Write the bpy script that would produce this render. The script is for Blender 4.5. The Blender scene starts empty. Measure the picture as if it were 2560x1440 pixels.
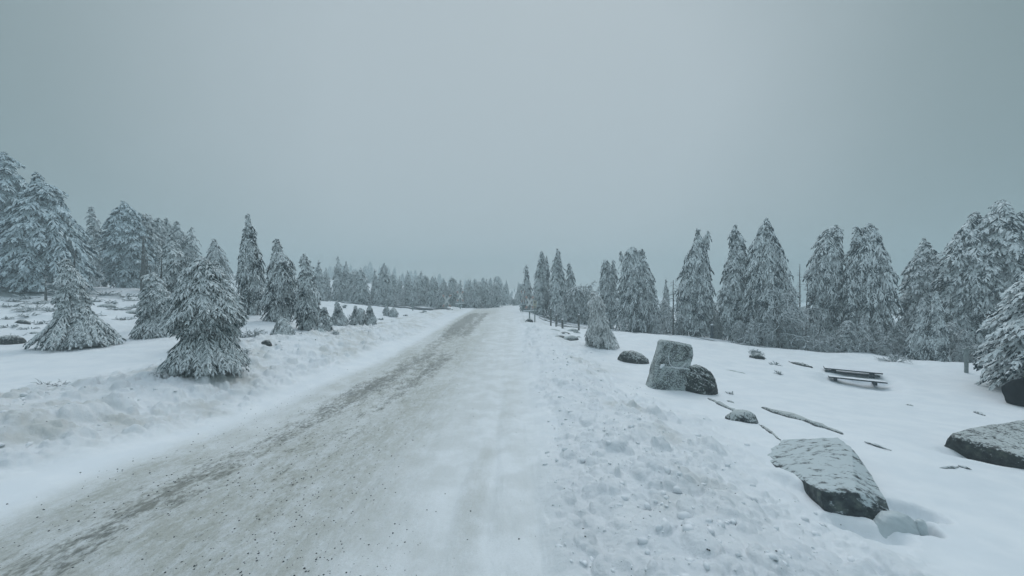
import bpy, math, random
import numpy as np
from mathutils import Vector, Matrix

R_ = math.radians
scene = bpy.context.scene
col = scene.collection

# ------------------------------------------------------------------ camera
EYE = 1.7
FPX = 960.0            # focal length in pixels of the 2560 px wide photograph
HORIZON = 745.0
cam_data = bpy.data.cameras.new("camera")
cam_data.sensor_width = 36.0
cam_data.lens = 36.0 * FPX / 2560.0
cam_data.shift_y = (HORIZON - 720.0) / 2560.0
cam_data.clip_start = 0.05
cam_data.clip_end = 2000
cam = bpy.data.objects.new("camera", cam_data)
col.objects.link(cam)
cam.location = (0, 0, EYE)
cam.rotation_euler = (R_(90), 0, 0)
scene.camera = cam

# ------------------------------------------------------------------ world
SUN_EL, SUN_AZ = 52.0, 12.0
world = bpy.data.worlds.new("World")
scene.world = world
world.use_nodes = True
wn, wl = world.node_tree.nodes, world.node_tree.links
wn.clear()
def wnode(t, **kw):
    n = wn.new(t)
    for k, v in kw.items():
        setattr(n, k, v)
    return n
w_out = wnode('ShaderNodeOutputWorld')
w_bg = wnode('ShaderNodeBackground')
w_sky = wnode('ShaderNodeTexSky', sky_type='NISHITA', sun_disc=False,
              sun_elevation=R_(SUN_EL), sun_rotation=R_(SUN_AZ))
w_sky_s = wnode('ShaderNodeVectorMath', operation='SCALE')
w_sky_s.inputs['Scale'].default_value = 0.06
wl.new(w_sky.outputs[0], w_sky_s.inputs[0])
tc = wnode('ShaderNodeTexCoord')
nrm = wnode('ShaderNodeVectorMath', operation='NORMALIZE')
wl.new(tc.outputs['Generated'], nrm.inputs[0])
dot = wnode('ShaderNodeVectorMath', operation='DOT_PRODUCT')
cdir = Vector((-0.03, 0.90, 0.36)).normalized()
dot.inputs[1].default_value = cdir
wl.new(nrm.outputs[0], dot.inputs[0])
nz = wnode('ShaderNodeTexNoise')
nz.inputs['Scale'].default_value = 2.0
nz.inputs['Detail'].default_value = 4
wl.new(nrm.outputs[0], nz.inputs['Vector'])
mad = wnode('ShaderNodeMath', operation='MULTIPLY_ADD')
mad.inputs[1].default_value = 0.14
wl.new(nz.outputs[0], mad.inputs[0])
wl.new(dot.outputs['Value'], mad.inputs[2])
ramp = wnode('ShaderNodeValToRGB')
cr = ramp.color_ramp
cr.interpolation = 'B_SPLINE'
cr.elements[0].position = 0.50; cr.elements[0].color = (0.090, 0.142, 0.138, 1)
cr.elements[1].position = 1.00; cr.elements[1].color = (0.425, 0.488, 0.525, 1)
e = cr.elements.new(0.78); e.color = (0.232, 0.290, 0.302, 1)
wl.new(mad.outputs[0], ramp.inputs[0])
# thick cloud is brightest overhead, as every overcast sky is
sep = wnode('ShaderNodeSeparateXYZ')
wl.new(nrm.outputs[0], sep.inputs[0])
zr = wnode('ShaderNodeMapRange', interpolation_type='SMOOTHERSTEP')
zr.inputs['From Min'].default_value = 0.62
zr.inputs['From Max'].default_value = 0.95
wl.new(sep.outputs['Z'], zr.inputs['Value'])
zmix = wnode('ShaderNodeMix', data_type='RGBA')
zmix.inputs['B'].default_value = (0.96, 1.12, 1.29, 1)
wl.new(zr.outputs[0], zmix.inputs['Factor'])
wl.new(ramp.outputs[0], zmix.inputs['A'])
smix = wnode('ShaderNodeMix', data_type='RGBA')
smix.inputs['Factor'].default_value = 0.06
wl.new(zmix.outputs['Result'], smix.inputs['A'])
wl.new(w_sky_s.outputs[0], smix.inputs['B'])
wl.new(smix.outputs['Result'], w_bg.inputs['Color'])
w_bg.inputs['Strength'].default_value = 1.0
wl.new(w_bg.outputs[0], w_out.inputs['Surface'])

# ------------------------------------------------------------------ sun
sd = bpy.data.lights.new("sun", 'SUN')
sd.energy = 0.7
sd.angle = R_(28)
sd.color = (1.0, 0.97, 0.93)
sun = bpy.data.objects.new("sun", sd)
col.objects.link(sun)
sun.rotation_euler = (R_(90 - SUN_EL), 0, R_(180 - SUN_AZ))

# ------------------------------------------------------------------ exposure
scene.view_settings.view_transform = 'Standard'
scene.view_settings.look = 'None'
scene.view_settings.exposure = 0.24
scene.view_settings.gamma = 1.0
scene.render.engine = 'CYCLES'
scene.cycles.use_denoising = True
scene.cycles.max_bounces = 6
scene.cycles.diffuse_bounces = 3
scene.cycles.volume_bounces = 2
scene.cycles.transparent_max_bounces = 4

# ================================================================== helpers
def P(px, py, D):
    """point seen at photo pixel (px, py) at depth D metres"""
    return np.array([(px - 1280.0) / FPX * D, D, EYE - (py - HORIZON) / FPX * D])

def new_mesh(name, verts, faces, mats, smooth=False, fmat=None):
    me = bpy.data.meshes.new(name)
    verts = np.asarray(verts, dtype=np.float32)
    if isinstance(faces, np.ndarray):
        n, k = faces.shape
        me.vertices.add(len(verts)); me.vertices.foreach_set('co', verts.ravel())
        me.loops.add(n * k); me.loops.foreach_set('vertex_index', faces.astype(np.int32).ravel())
        me.polygons.add(n)
        me.polygons.foreach_set('loop_start', np.arange(0, n * k, k, dtype=np.int32))
        me.polygons.foreach_set('loop_total', np.full(n, k, dtype=np.int32))
    else:
        me.from_pydata([tuple(map(float, v)) for v in verts], [], faces)
    me.update(calc_edges=True)
    for m in (mats if isinstance(mats, (list, tuple)) else [mats]):
        me.materials.append(m)
    if fmat is not None:
        me.polygons.foreach_set('material_index', np.asarray(fmat, dtype=np.int32))
    me.polygons.foreach_set('use_smooth', np.full(len(me.polygons), smooth))
    return me

def tag(o, label=None, cat=None, group=None, kind=None):
    if label: o['label'] = label
    if cat: o['category'] = cat
    if group: o['group'] = group
    if kind: o['kind'] = kind
    return o

def link(name, data, parent=None, loc=None):
    o = bpy.data.objects.new(name, data)
    col.objects.link(o)
    if parent is not None: o.parent = parent
    if loc is not None: o.location = loc
    return o

class MB:
    """mesh builder: many shapes joined into one mesh"""
    def __init__(s): s.v = []; s.f = []; s.n = 0
    def add(s, v, f):
        v = np.asarray(v, dtype=float); s.v.append(v)
        s.f += [tuple(int(i) + s.n for i in q) for q in f]; s.n += len(v)
    def box(s, c, size, rot=None, jit=0.0, rng=None):
        h = np.array(size) / 2.0
        v = np.array([[x, y, z] for z in (-1, 1) for y in (-1, 1) for x in (-1, 1)]) * h
        if jit and rng is not None: v = v + rng.normal(0, jit, v.shape)
        if rot is not None: v = v @ np.array(rot).T
        s.add(v + np.array(c), [(0,2,3,1),(4,5,7,6),(0,1,5,4),(2,6,7,3),(0,4,6,2),(1,3,7,5)])
    def tube(s, pts, rad, n=6, cap=True, jit=0.0, rng=None):
        pts = np.asarray(pts, float); k = len(pts)
        rad = np.full(k, rad) if np.isscalar(rad) else np.asarray(rad, float)
        T = np.gradient(pts, axis=0); T /= (np.linalg.norm(T, axis=1)[:, None] + 1e-9)
        ref = np.array([0, 0, 1.0]) if abs(T[:, 2]).mean() < .8 else np.array([1.0, 0, 0])
        A = np.cross(T, ref); A /= (np.linalg.norm(A, axis=1)[:, None] + 1e-9)
        B = np.cross(T, A)
        a = np.arange(n) * 2 * np.pi / n
        v = pts[:, None] + rad[:, None, None] * (np.cos(a)[None, :, None] * A[:, None] + np.sin(a)[None, :, None] * B[:, None])
        v = v.reshape(-1, 3)
        if jit and rng is not None: v = v + rng.normal(0, jit, v.shape)
        f = []
        for i in range(k - 1):
            for j in range(n):
                f.append((i*n+j, i*n+(j+1) % n, (i+1)*n+(j+1) % n, (i+1)*n+j))
        if cap: f += [tuple(range(n))[::-1], tuple((k-1)*n + j for j in range(n))]
        s.add(v, f)
    def build(s, name, mat, parent=None, loc=None, smooth=False):
        me = new_mesh(name, np.concatenate(s.v), s.f, mat, smooth)
        return link(name, me, parent, loc)

# ---- noise
def _hash(ix, iy, seed):
    h = (ix.astype(np.int64) * 374761393 + iy.astype(np.int64) * 668265263 + seed * 1442695041) & 0xffffffff
    h = ((h ^ (h >> 13)) * 1274126177) & 0xffffffff
    h = ((h ^ (h >> 16)) * 2246822519) & 0xffffffff
    return ((h ^ (h >> 15)) & 0xffffff) / float(0xffffff)

def noise2(x, y, seed=0):
    ix = np.floor(x); iy = np.floor(y); fx = x - ix; fy = y - iy
    u = fx*fx*(3-2*fx); v = fy*fy*(3-2*fy)
    a = _hash(ix, iy, seed); b = _hash(ix+1, iy, seed); c = _hash(ix, iy+1, seed); d = _hash(ix+1, iy+1, seed)
    return (a + (b-a)*u + (c-a)*v + (a-b-c+d)*u*v) * 2 - 1

def fbm(x, y, seed=0, oct=4, gain=.5):
    s = 0; a = 1.0; t = 0
    for o in range(oct):
        s = s + a * noise2(x * 2**o + 17.3*o, y * 2**o - 9.1*o, seed + o); t += a; a *= gain
    return s / t

def lumps(x, y, cell, seed, pres=.6, hmin=.3):
    """field of rounded, tilted snow lumps, 0..1"""
    out = np.zeros_like(x); X = x / cell; Y = y / cell
    ix0 = np.floor(X); iy0 = np.floor(Y)
    for dx in (-1, 0, 1):
        for dy in (-1, 0, 1):
            ix = ix0 + dx; iy = iy0 + dy
            on = _hash(ix, iy, seed + 5) < pres
            cx = ix + _hash(ix, iy, seed); cy = iy + _hash(ix, iy, seed + 1)
            r = .22 + .50 * _hash(ix, iy, seed + 2)
            h = hmin + (1 - hmin) * _hash(ix, iy, seed + 3)
            a = _hash(ix, iy, seed + 4) * np.pi
            ex = (X-cx)*np.cos(a) + (Y-cy)*np.sin(a); ey = -(X-cx)*np.sin(a) + (Y-cy)*np.cos(a)
            ex = ex * (1 + .6*_hash(ix, iy, seed+6))
            d = (np.abs(ex)**2.4 + np.abs(ey)**2.4) ** (1/2.4) / r
            cap = np.where(d < 1, np.sqrt(np.clip(1 - d**3, 0, 1)) * (1 + .5*(ex/r)), 0)
            out = np.maximum(out, np.where(on, cap * h * r * 1.6, 0))
    return out

def sstep(a, b, x):
    t = np.clip((x - a) / (b - a), 0, 1); return t*t*(3-2*t)

# ================================================================== materials
def mat_new(name):
    m = bpy.data.materials.new(name); m.use_nodes = True
    nt = m.node_tree; nt.nodes.clear()
    out = nt.nodes.new('ShaderNodeOutputMaterial'); b = nt.nodes.new('ShaderNodeBsdfPrincipled')
    nt.links.new(b.outputs[0], out.inputs[0])
    return m, nt, b

def N(nt, t, **kw):
    n = nt.nodes.new(t)
    for k, v in kw.items():
        if hasattr(n, k): setattr(n, k, v)
    return n

def noise_node(nt, vec, scale, detail=4, rough=.5):
    n = N(nt, 'ShaderNodeTexNoise'); n.inputs['Scale'].default_value = scale
    n.inputs['Detail'].default_value = detail; n.inputs['Roughness'].default_value = rough
    nt.links.new(vec, n.inputs['Vector']); return n.outputs[0]

def ramp_node(nt, fac, stops):
    r = N(nt, 'ShaderNodeValToRGB'); cr = r.color_ramp
    cr.elements[0].position, cr.elements[0].color = stops[0][0], (*stops[0][1], 1)
    cr.elements[1].position, cr.elements[1].color = stops[-1][0], (*stops[-1][1], 1)
    for p, c in stops[1:-1]:
        e = cr.elements.new(p); e.color = (*c, 1)
    nt.links.new(fac, r.inputs[0]); return r.outputs[0]

def maprange(nt, v, a, b, c=0., d=1., smooth=True):
    n = N(nt, 'ShaderNodeMapRange'); n.interpolation_type = 'SMOOTHSTEP' if smooth else 'LINEAR'
    n.inputs['From Min'].default_value = a; n.inputs['From Max'].default_value = b
    n.inputs['To Min'].default_value = c; n.inputs['To Max'].default_value = d
    nt.links.new(v, n.inputs['Value']); return n.outputs[0]

def math_node(nt, op, a, b=None, clamp=False):
    n = N(nt, 'ShaderNodeMath'); n.operation = op; n.use_clamp = clamp
    for i, q in enumerate((a, b)):
        if q is None: continue
        if isinstance(q, (int, float)): n.inputs[i].default_value = q
        else: nt.links.new(q, n.inputs[i])
    return n.outputs[0]

def mixcol(nt, f, a, b):
    n = N(nt, 'ShaderNodeMix'); n.data_type = 'RGBA'
    for nm, q in (('Factor', f), ('A', a), ('B', b)):
        if isinstance(q, (int, float)): n.inputs[nm].default_value = q
        elif isinstance(q, tuple): n.inputs[nm].default_value = (*q, 1)
        else: nt.links.new(q, n.inputs[nm])
    return n.outputs['Result']

SNOW = (0.80, 0.835, 0.86)

def mat_ground():
    m, nt, b = mat_new('packed_snow')
    tc = N(nt, 'ShaderNodeTexCoord'); obj = tc.outputs['Object']
    mp = N(nt, 'ShaderNodeMapping'); mp.inputs['Scale'].default_value = (6, 2.4, 1)
    nt.links.new(obj, mp.inputs[0]); st = mp.outputs[0]
    mp2 = N(nt, 'ShaderNodeMapping'); mp2.inputs['Scale'].default_value = (30, 16, 1); mp2.inputs['Rotation'].default_value = (0, 0, .03)
    nt.links.new(obj, mp2.inputs[0]); st2 = mp2.outputs[0]
    def attr(n):
        a = N(nt, 'ShaderNodeAttribute'); a.attribute_name = n; return a.outputs['Fac']
    grit, dark, dirt = attr('grit'), attr('dark'), attr('dirt')
    n1 = noise_node(nt, st, 1.0, 7, .62); n2 = noise_node(nt, st2, 1.0, 6, .65)
    n3 = noise_node(nt, obj, 2.2, 6, .6); n4 = noise_node(nt, obj, 55, 3, .6)
    snow = mixcol(nt, maprange(nt, n3, .35, .65), SNOW, (0.74, 0.785, 0.82))
    g = math_node(nt, 'MULTIPLY', grit, maprange(nt, math_node(nt, 'ADD', math_node(nt, 'MULTIPLY', n1, .6), math_node(nt, 'MULTIPLY', n2, .4)), .36, .60, .35, 1.))
    c = mixcol(nt, g, snow, (0.49, 0.51, 0.475))
    th = math_node(nt, 'SUBTRACT', 1.0, dark)
    dn = math_node(nt, 'ADD', math_node(nt, 'MULTIPLY', n1, .5), math_node(nt, 'MULTIPLY', n2, .5))
    dd = math_node(nt, 'SUBTRACT', dn, math_node(nt, 'MULTIPLY', th, .36))
    d = math_node(nt, 'MULTIPLY', maprange(nt, dd, .315, .45), maprange(nt, dark, .02, .2))
    c = mixcol(nt, math_node(nt, 'MULTIPLY', d, .78), c, (0.115, 0.125, 0.115))
    dm = math_node(nt, 'MULTIPLY', dirt, maprange(nt, n3, .38, .62))
    c = mixcol(nt, math_node(nt, 'MULTIPLY', dm, .75), c, (0.48, 0.475, 0.41))
    n5 = noise_node(nt, obj, 95, 4, .8); n6 = noise_node(nt, st, 3.0, 5, .7)
    gr = math_node(nt, 'MULTIPLY', maprange(nt, n5, .46, .62), math_node(nt, 'ADD', math_node(nt, 'MULTIPLY', grit, .26), math_node(nt, 'MULTIPLY', dirt, .22)))
    c = mixcol(nt, gr, c, (0.27, 0.29, 0.265))
    gw = math_node(nt, 'MULTIPLY', maprange(nt, n6, .50, .60), math_node(nt, 'MULTIPLY', grit, .45))
    c = mixcol(nt, gw, c, (0.72, 0.76, 0.78))
    sp = math_node(nt, 'MULTIPLY', maprange(nt, n4, .66, .72), math_node(nt, 'ADD', math_node(nt, 'MULTIPLY', grit, .55), math_node(nt, 'MULTIPLY', dirt, .5)))
    c = mixcol(nt, sp, c, (0.16, 0.17, 0.16))
    nt.links.new(c, b.inputs['Base Color'])
    b.inputs['Roughness'].default_value = .62
    b.inputs['Specular IOR Level'].default_value = .3
    bp = N(nt, 'ShaderNodeBump'); bp.inputs['Strength'].default_value = .8; bp.inputs['Distance'].default_value = .016
    hh = math_node(nt, 'ADD', math_node(nt, 'MULTIPLY', noise_node(nt, obj, 34, 7, .75), attr('rough')), math_node(nt, 'MULTIPLY', n2, math_node(nt, 'MULTIPLY', grit, 1.6)))
    nt.links.new(hh, bp.inputs['Height']); nt.links.new(bp.outputs[0], b.inputs['Normal'])
    return m

def mat_spruce(name='rimed_needles', dark=(0.002, 0.024, 0.038), snow=(0.86, 0.91, 0.92), lo=-.12, hi=.24):
    m, nt, b = mat_new(name)
    tc = N(nt, 'ShaderNodeTexCoord'); ge = N(nt, 'ShaderNodeNewGeometry')
    sp = N(nt, 'ShaderNodeSeparateXYZ'); nt.links.new(ge.outputs['True Normal'], sp.inputs[0])
    n1 = noise_node(nt, tc.outputs['Object'], 13, 5, .75); n2 = noise_node(nt, tc.outputs['Object'], 2.2, 3, .5)
    v = math_node(nt, 'ADD', sp.outputs['Z'], math_node(nt, 'MULTIPLY', math_node(nt, 'SUBTRACT', n1, .5), 1.5))
    v = math_node(nt, 'ADD', v, math_node(nt, 'MULTIPLY', math_node(nt, 'SUBTRACT', n2, .5), 2.4))
    f = maprange(nt, v, lo, hi)
    c = mixcol(nt, f, dark, snow)
    nt.links.new(c, b.inputs['Base Color'])
    b.inputs['Roughness'].default_value = .8; b.inputs['Specular IOR Level'].default_value = .2
    bp = N(nt, 'ShaderNodeBump'); bp.inputs['Strength'].default_value = .9; bp.inputs['Distance'].default_value = .05
    nt.links.new(noise_node(nt, tc.outputs['Object'], 15, 3, .7), bp.inputs['Height']); nt.links.new(bp.outputs[0], b.inputs['Normal'])
    return m

def mat_rime_wood(name, wood, lo=0.0, hi=.6, rime=(.66, .70, .72), scale=14, amp=1.2):
    m, nt, b = mat_new(name)
    tc = N(nt, 'ShaderNodeTexCoord'); ge = N(nt, 'ShaderNodeNewGeometry')
    sp = N(nt, 'ShaderNodeSeparateXYZ'); nt.links.new(ge.outputs['True Normal'], sp.inputs[0])
    n1 = noise_node(nt, tc.outputs['Object'], scale, 5, .7)
    v = math_node(nt, 'ADD', sp.outputs['Z'], math_node(nt, 'MULTIPLY', math_node(nt, 'SUBTRACT', n1, .5), amp))
    c = mixcol(nt, maprange(nt, v, lo, hi), wood, rime)
    nt.links.new(c, b.inputs['Base Color']); b.inputs['Roughness'].default_value = .75
    return m

def mat_granite(name, base=(.06, .075, .078), rime=(.52, .57, .57), rime_amt=.5, fine=38, up=.55, streak=(1, 1, 1)):
    m, nt, b = mat_new(name)
    tc = N(nt, 'ShaderNodeTexCoord'); ge = N(nt, 'ShaderNodeNewGeometry')
    mp = N(nt, 'ShaderNodeMapping'); mp.inputs['Scale'].default_value = streak
    nt.links.new(tc.outputs['Object'], mp.inputs[0]); o = mp.outputs[0]
    sp = N(nt, 'ShaderNodeSeparateXYZ'); nt.links.new(ge.outputs['Normal'], sp.inputs[0])
    nf = noise_node(nt, o, fine, 4, .75); nb = noise_node(nt, o, 5, 4, .6); nl = noise_node(nt, o, 13, 3, .6)
    rock = ramp_node(nt, nl, [(.35, (base[0]*.35, base[1]*.35, base[2]*.38)), (.55, base), (.72, (base[0]*2.2, base[1]*2.1, base[2]*1.7))])
    v = math_node(nt, 'ADD', math_node(nt, 'MULTIPLY', math_node(nt, 'SUBTRACT', nf, .5), 2.2), math_node(nt, 'MULTIPLY', math_node(nt, 'SUBTRACT', nb, .5), 1.1))
    v = math_node(nt, 'ADD', v, math_node(nt, 'MULTIPLY', sp.outputs['Z'], up))
    f = maprange(nt, v, .42 - rime_amt*.8, .78 - rime_amt*.8)
    c = mixcol(nt, math_node(nt, 'MULTIPLY', f, .92), rock, rime)
    nt.links.new(c, b.inputs['Base Color']); b.inputs['Roughness'].default_value = .7
    bp = N(nt, 'ShaderNodeBump'); bp.inputs['Strength'].default_value = .7; bp.inputs['Distance'].default_value = .015
    nt.links.new(nf, bp.inputs['Height']); nt.links.new(bp.outputs[0], b.inputs['Normal'])
    return m

def mat_plain(name, colr, rough=.6, vary=.25, scale=18):
    m, nt, b = mat_new(name)
    tc = N(nt, 'ShaderNodeTexCoord'); n = noise_node(nt, tc.outputs['Object'], scale, 5, .65)
    c = mixcol(nt, maprange(nt, n, .3, .7), tuple(x*(1-vary) for x in colr), tuple(min(.9, x*(1+vary)) for x in colr))
    nt.links.new(c, b.inputs['Base Color']); b.inputs['Roughness'].default_value = rough
    return m

M_ground = mat_ground()
M_spruce = mat_spruce()
M_spruce_pad = mat_spruce('snow_laden_needles', dark=(.004, .034, .055), snow=(.70, .80, .84), lo=-.30, hi=.22)  # snow tinted bluer: the left grove's shaded tone is put into the colour
M_spruce_lace = mat_spruce('fine_hoar_needles', dark=(.018, .058, .068), snow=(.80, .85, .86), lo=-.48, hi=.36)
M_spruce_pale = mat_spruce('thick_hoar_needles', dark=(.04, .07, .07), snow=(.86, .88, .88), lo=-.50, hi=.22)
M_bark = mat_rime_wood('rimed_bark', (.05, .052, .05), lo=.0, hi=.55)
M_rime = mat_rime_wood('hoar_frost_twigs', (.13, .16, .16), lo=-.45, hi=.35)
M_twig = mat_rime_wood('bare_twigs', (.07, .085, .085), lo=.05, hi=.7)
M_wood = mat_rime_wood('weathered_wood', (.12, .125, .12), lo=.05, hi=.7, amp=.9)
M_darkwood = mat_rime_wood('dark_wet_wood', (.02, .035, .05), lo=.45, hi=.75, amp=.5)
M_granite = mat_granite('rimed_granite', rime_amt=.50)
M_stone = mat_granite('memorial_granite', base=(.075, .09, .088), rime=(.50, .56, .56), rime_amt=.72, fine=48, up=.25)
M_darkrock = mat_granite('dark_granite', base=(.035, .045, .045), rime_amt=.22, fine=30)
M_slab = mat_granite('snow_dusted_slab', base=(.05, .065, .07), rime=(.52, .59, .61), rime_amt=.03, fine=11, up=.8, streak=(.9, 1.5, 1.2))
M_ice = mat_plain('wind_glazed_snow', (.50, .56, .58), .35, .06, 7)
M_black = mat_plain('hollow_shade_black', (.0015, .002, .005), 1.0)  # near-black colour paints the shade of the hollow under the right-edge spruce
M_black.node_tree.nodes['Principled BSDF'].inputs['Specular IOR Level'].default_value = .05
M_snow = mat_plain('fresh_snow', (.78, .81, .84), .6, .04, 6)
M_white = mat_rime_wood('white_sign_paint', (.62, .63, .62), lo=-.1, hi=.5, rime=(.76, .79, .81))
M_red = mat_plain('faded_red_paint', (.44, .30, .27), .6)
M_yellow = mat_plain('sign_face_paint', (.55, .53, .42), .6)
M_ink = mat_plain('sign_black_print', (.05, .06, .07), .6)
M_post = mat_rime_wood('rimed_steel_post', (.20, .24, .24), lo=-.05, hi=.6)
M_rail = mat_plain('dark_rail_steel', (.09, .10, .11), .5)
M_grit = mat_plain('grit_stone', (.035, .045, .050), .8)

# ================================================================== terrain
CP = []
def cp(x, y, z): CP.append((x, y, z))
def cpx(px, py, D): CP.append(tuple(P(px, py, D)))
ROAD_Y = [-30, -8, 0, 5, 10, 15, 20, 25, 31, 40, 50, 62]
ROAD_Z = [0, 0, 0, 0, 0, .09, .25, .42, .60, .68, .68, .62]
for y, z in zip(ROAD_Y, ROAD_Z):
    for x in (-4.0, -1.8, .4): cp(x, y, z)
for a in [(0,1040,4.1),(0,950,6.2),(200,870,9),(0,860,9),(350,850,10.3),(640,860,9.5),(700,845,11),(760,812,14),
          (600,790,14.5),(330,790,14),(100,770,16),(0,720,20),(100,722,19),(340,725,22),(480,727,25),(620,775,16.5),
          (830,757,36),(920,765,34),(1130,778,31),(860,815,16.5),(925,813,18),(1000,790,25),(850,754,42),
          (1000,763,40),(1100,768,38),(1325,812,24),(1410,845,15),(1505,868,13),(1595,915,10.3),(1680,975,8),
          (1810,988,8),(1600,832,21.5),(1890,900,12.5),(1900,866,17.5),(2135,960,9.8),(2417,928,11),(2400,905,13.3),
          (2530,1015,8),(2560,1150,4.8),(2200,1300,3.1),(2560,1440,2.6),(2250,1100,5.1),(1318,785,32),(1390,797,30),
          (1585,830,25),(1745,838,22),(1915,860,20),(2165,884,18),(2312,893,17.5),(2440,905,16)]:
    cpx(*a)
for a in [(-25,70,3.4),(-34,100,5.6),(-15,80,3.0),(-6,80,1.6),(0,100,1.2),(10,60,.4),(20,60,0),(-42,60,4),(-60,60,6),
          (-70,20,6),(-160,60,9),(-110,140,9),(-30,165,7),(40,160,3),(120,110,-1),(160,10,-2),(100,40,-1.5),(35,35,-1),
          (40,5,-1),(12,-5,-.5),(-10,-5,.45),(-40,-10,2.5),(-30,5,2.0),(0,-60,0),(-70,-80,3),(70,-80,-1.5),(0,-165,0),(28,16,-1.0)]:
    cp(*a)
CP = np.array(CP)
def _phi(r2): return .5 * r2 * np.log(r2 + 1e-9)
_n = len(CP); _S = 10.0
_c = CP[:, :2] / _S
_d = ((_c[:, None] - _c[None]) ** 2).sum(-1)
_A = np.zeros((_n+3, _n+3)); _A[:_n, :_n] = _phi(_d) + np.eye(_n) * .012
_A[:_n, _n] = 1; _A[:_n, _n+1:] = _c; _A[_n, :_n] = 1; _A[_n+1:, :_n] = _c.T
_w = np.linalg.solve(_A, np.concatenate([CP[:, 2], [0, 0, 0]]))

def base_height(x, y):
    x = np.atleast_1d(np.asarray(x, float)); y = np.atleast_1d(np.asarray(y, float))
    sh = x.shape; X = x.ravel() / _S; Y = y.ravel() / _S; out = np.empty(X.shape)
    for i in range(0, len(X), 60000):
        xs = X[i:i+60000]; ys = Y[i:i+60000]
        d = (xs[:, None] - _c[None, :, 0])**2 + (ys[:, None] - _c[None, :, 1])**2
        out[i:i+60000] = _phi(d) @ _w[:_n] + _w[_n] + _w[_n+1]*xs + _w[_n+2]*ys
    return out.reshape(sh)

def bank_masks(x, y):
    wob = .22 * noise2(y * .35, y*0 + 3.3, 71) + .1 * noise2(y*1.1, y*0 + 8, 72)
    near = sstep(60, 40, y) * sstep(-25, -12, y)
    left = np.exp(-np.abs((x + 5.55 + wob) / .85) ** 2.6) * near            # ploughed ridge left of the road
    leftw = sstep(-7.4, -6.2, x) * sstep(-3.85 , -4.4, x + wob) * near
    rightw = sstep(.25, .75, x + wob*.6) * sstep(3.5, 1.7, x + wob + .35*noise2(y*.9, x*.9, 77)) * near
    right = np.exp(-np.abs((x - 1.25 + wob) / .75) ** 2.4) * near
    return left, leftw, right, rightw

# wind scoops beside the foreground boulder: (x, y, rx, ry, depth, angle)
SC = []
def scoop(px, py, D, rx, ry, dep, ang): 
    p = P(px, py, D); SC.append((p[0], p[1], rx, ry, dep, ang))
scoop(2245, 1312, 3.16, .27, .17, .19, -.25)
scoop(2175, 1338, 2.98, .32, .15, .13, -.25)
scoop(1995, 1212, 3.62, .42, .15, -.075, -.95)
scoop(2285, 1275, 3.32, .23, .15, .15, -.55)
scoop(2315, 1330, 3.08, .10, .12, .11, .3)
scoop(1745, 1015, 6.4, .75, .45, .05, -.4)
scoop(2140, 945, 10.1, 1.15, .85, .17, -.25)
scoop(2500, 1150, 4.75, .85, .25, .07, -.2)

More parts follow.
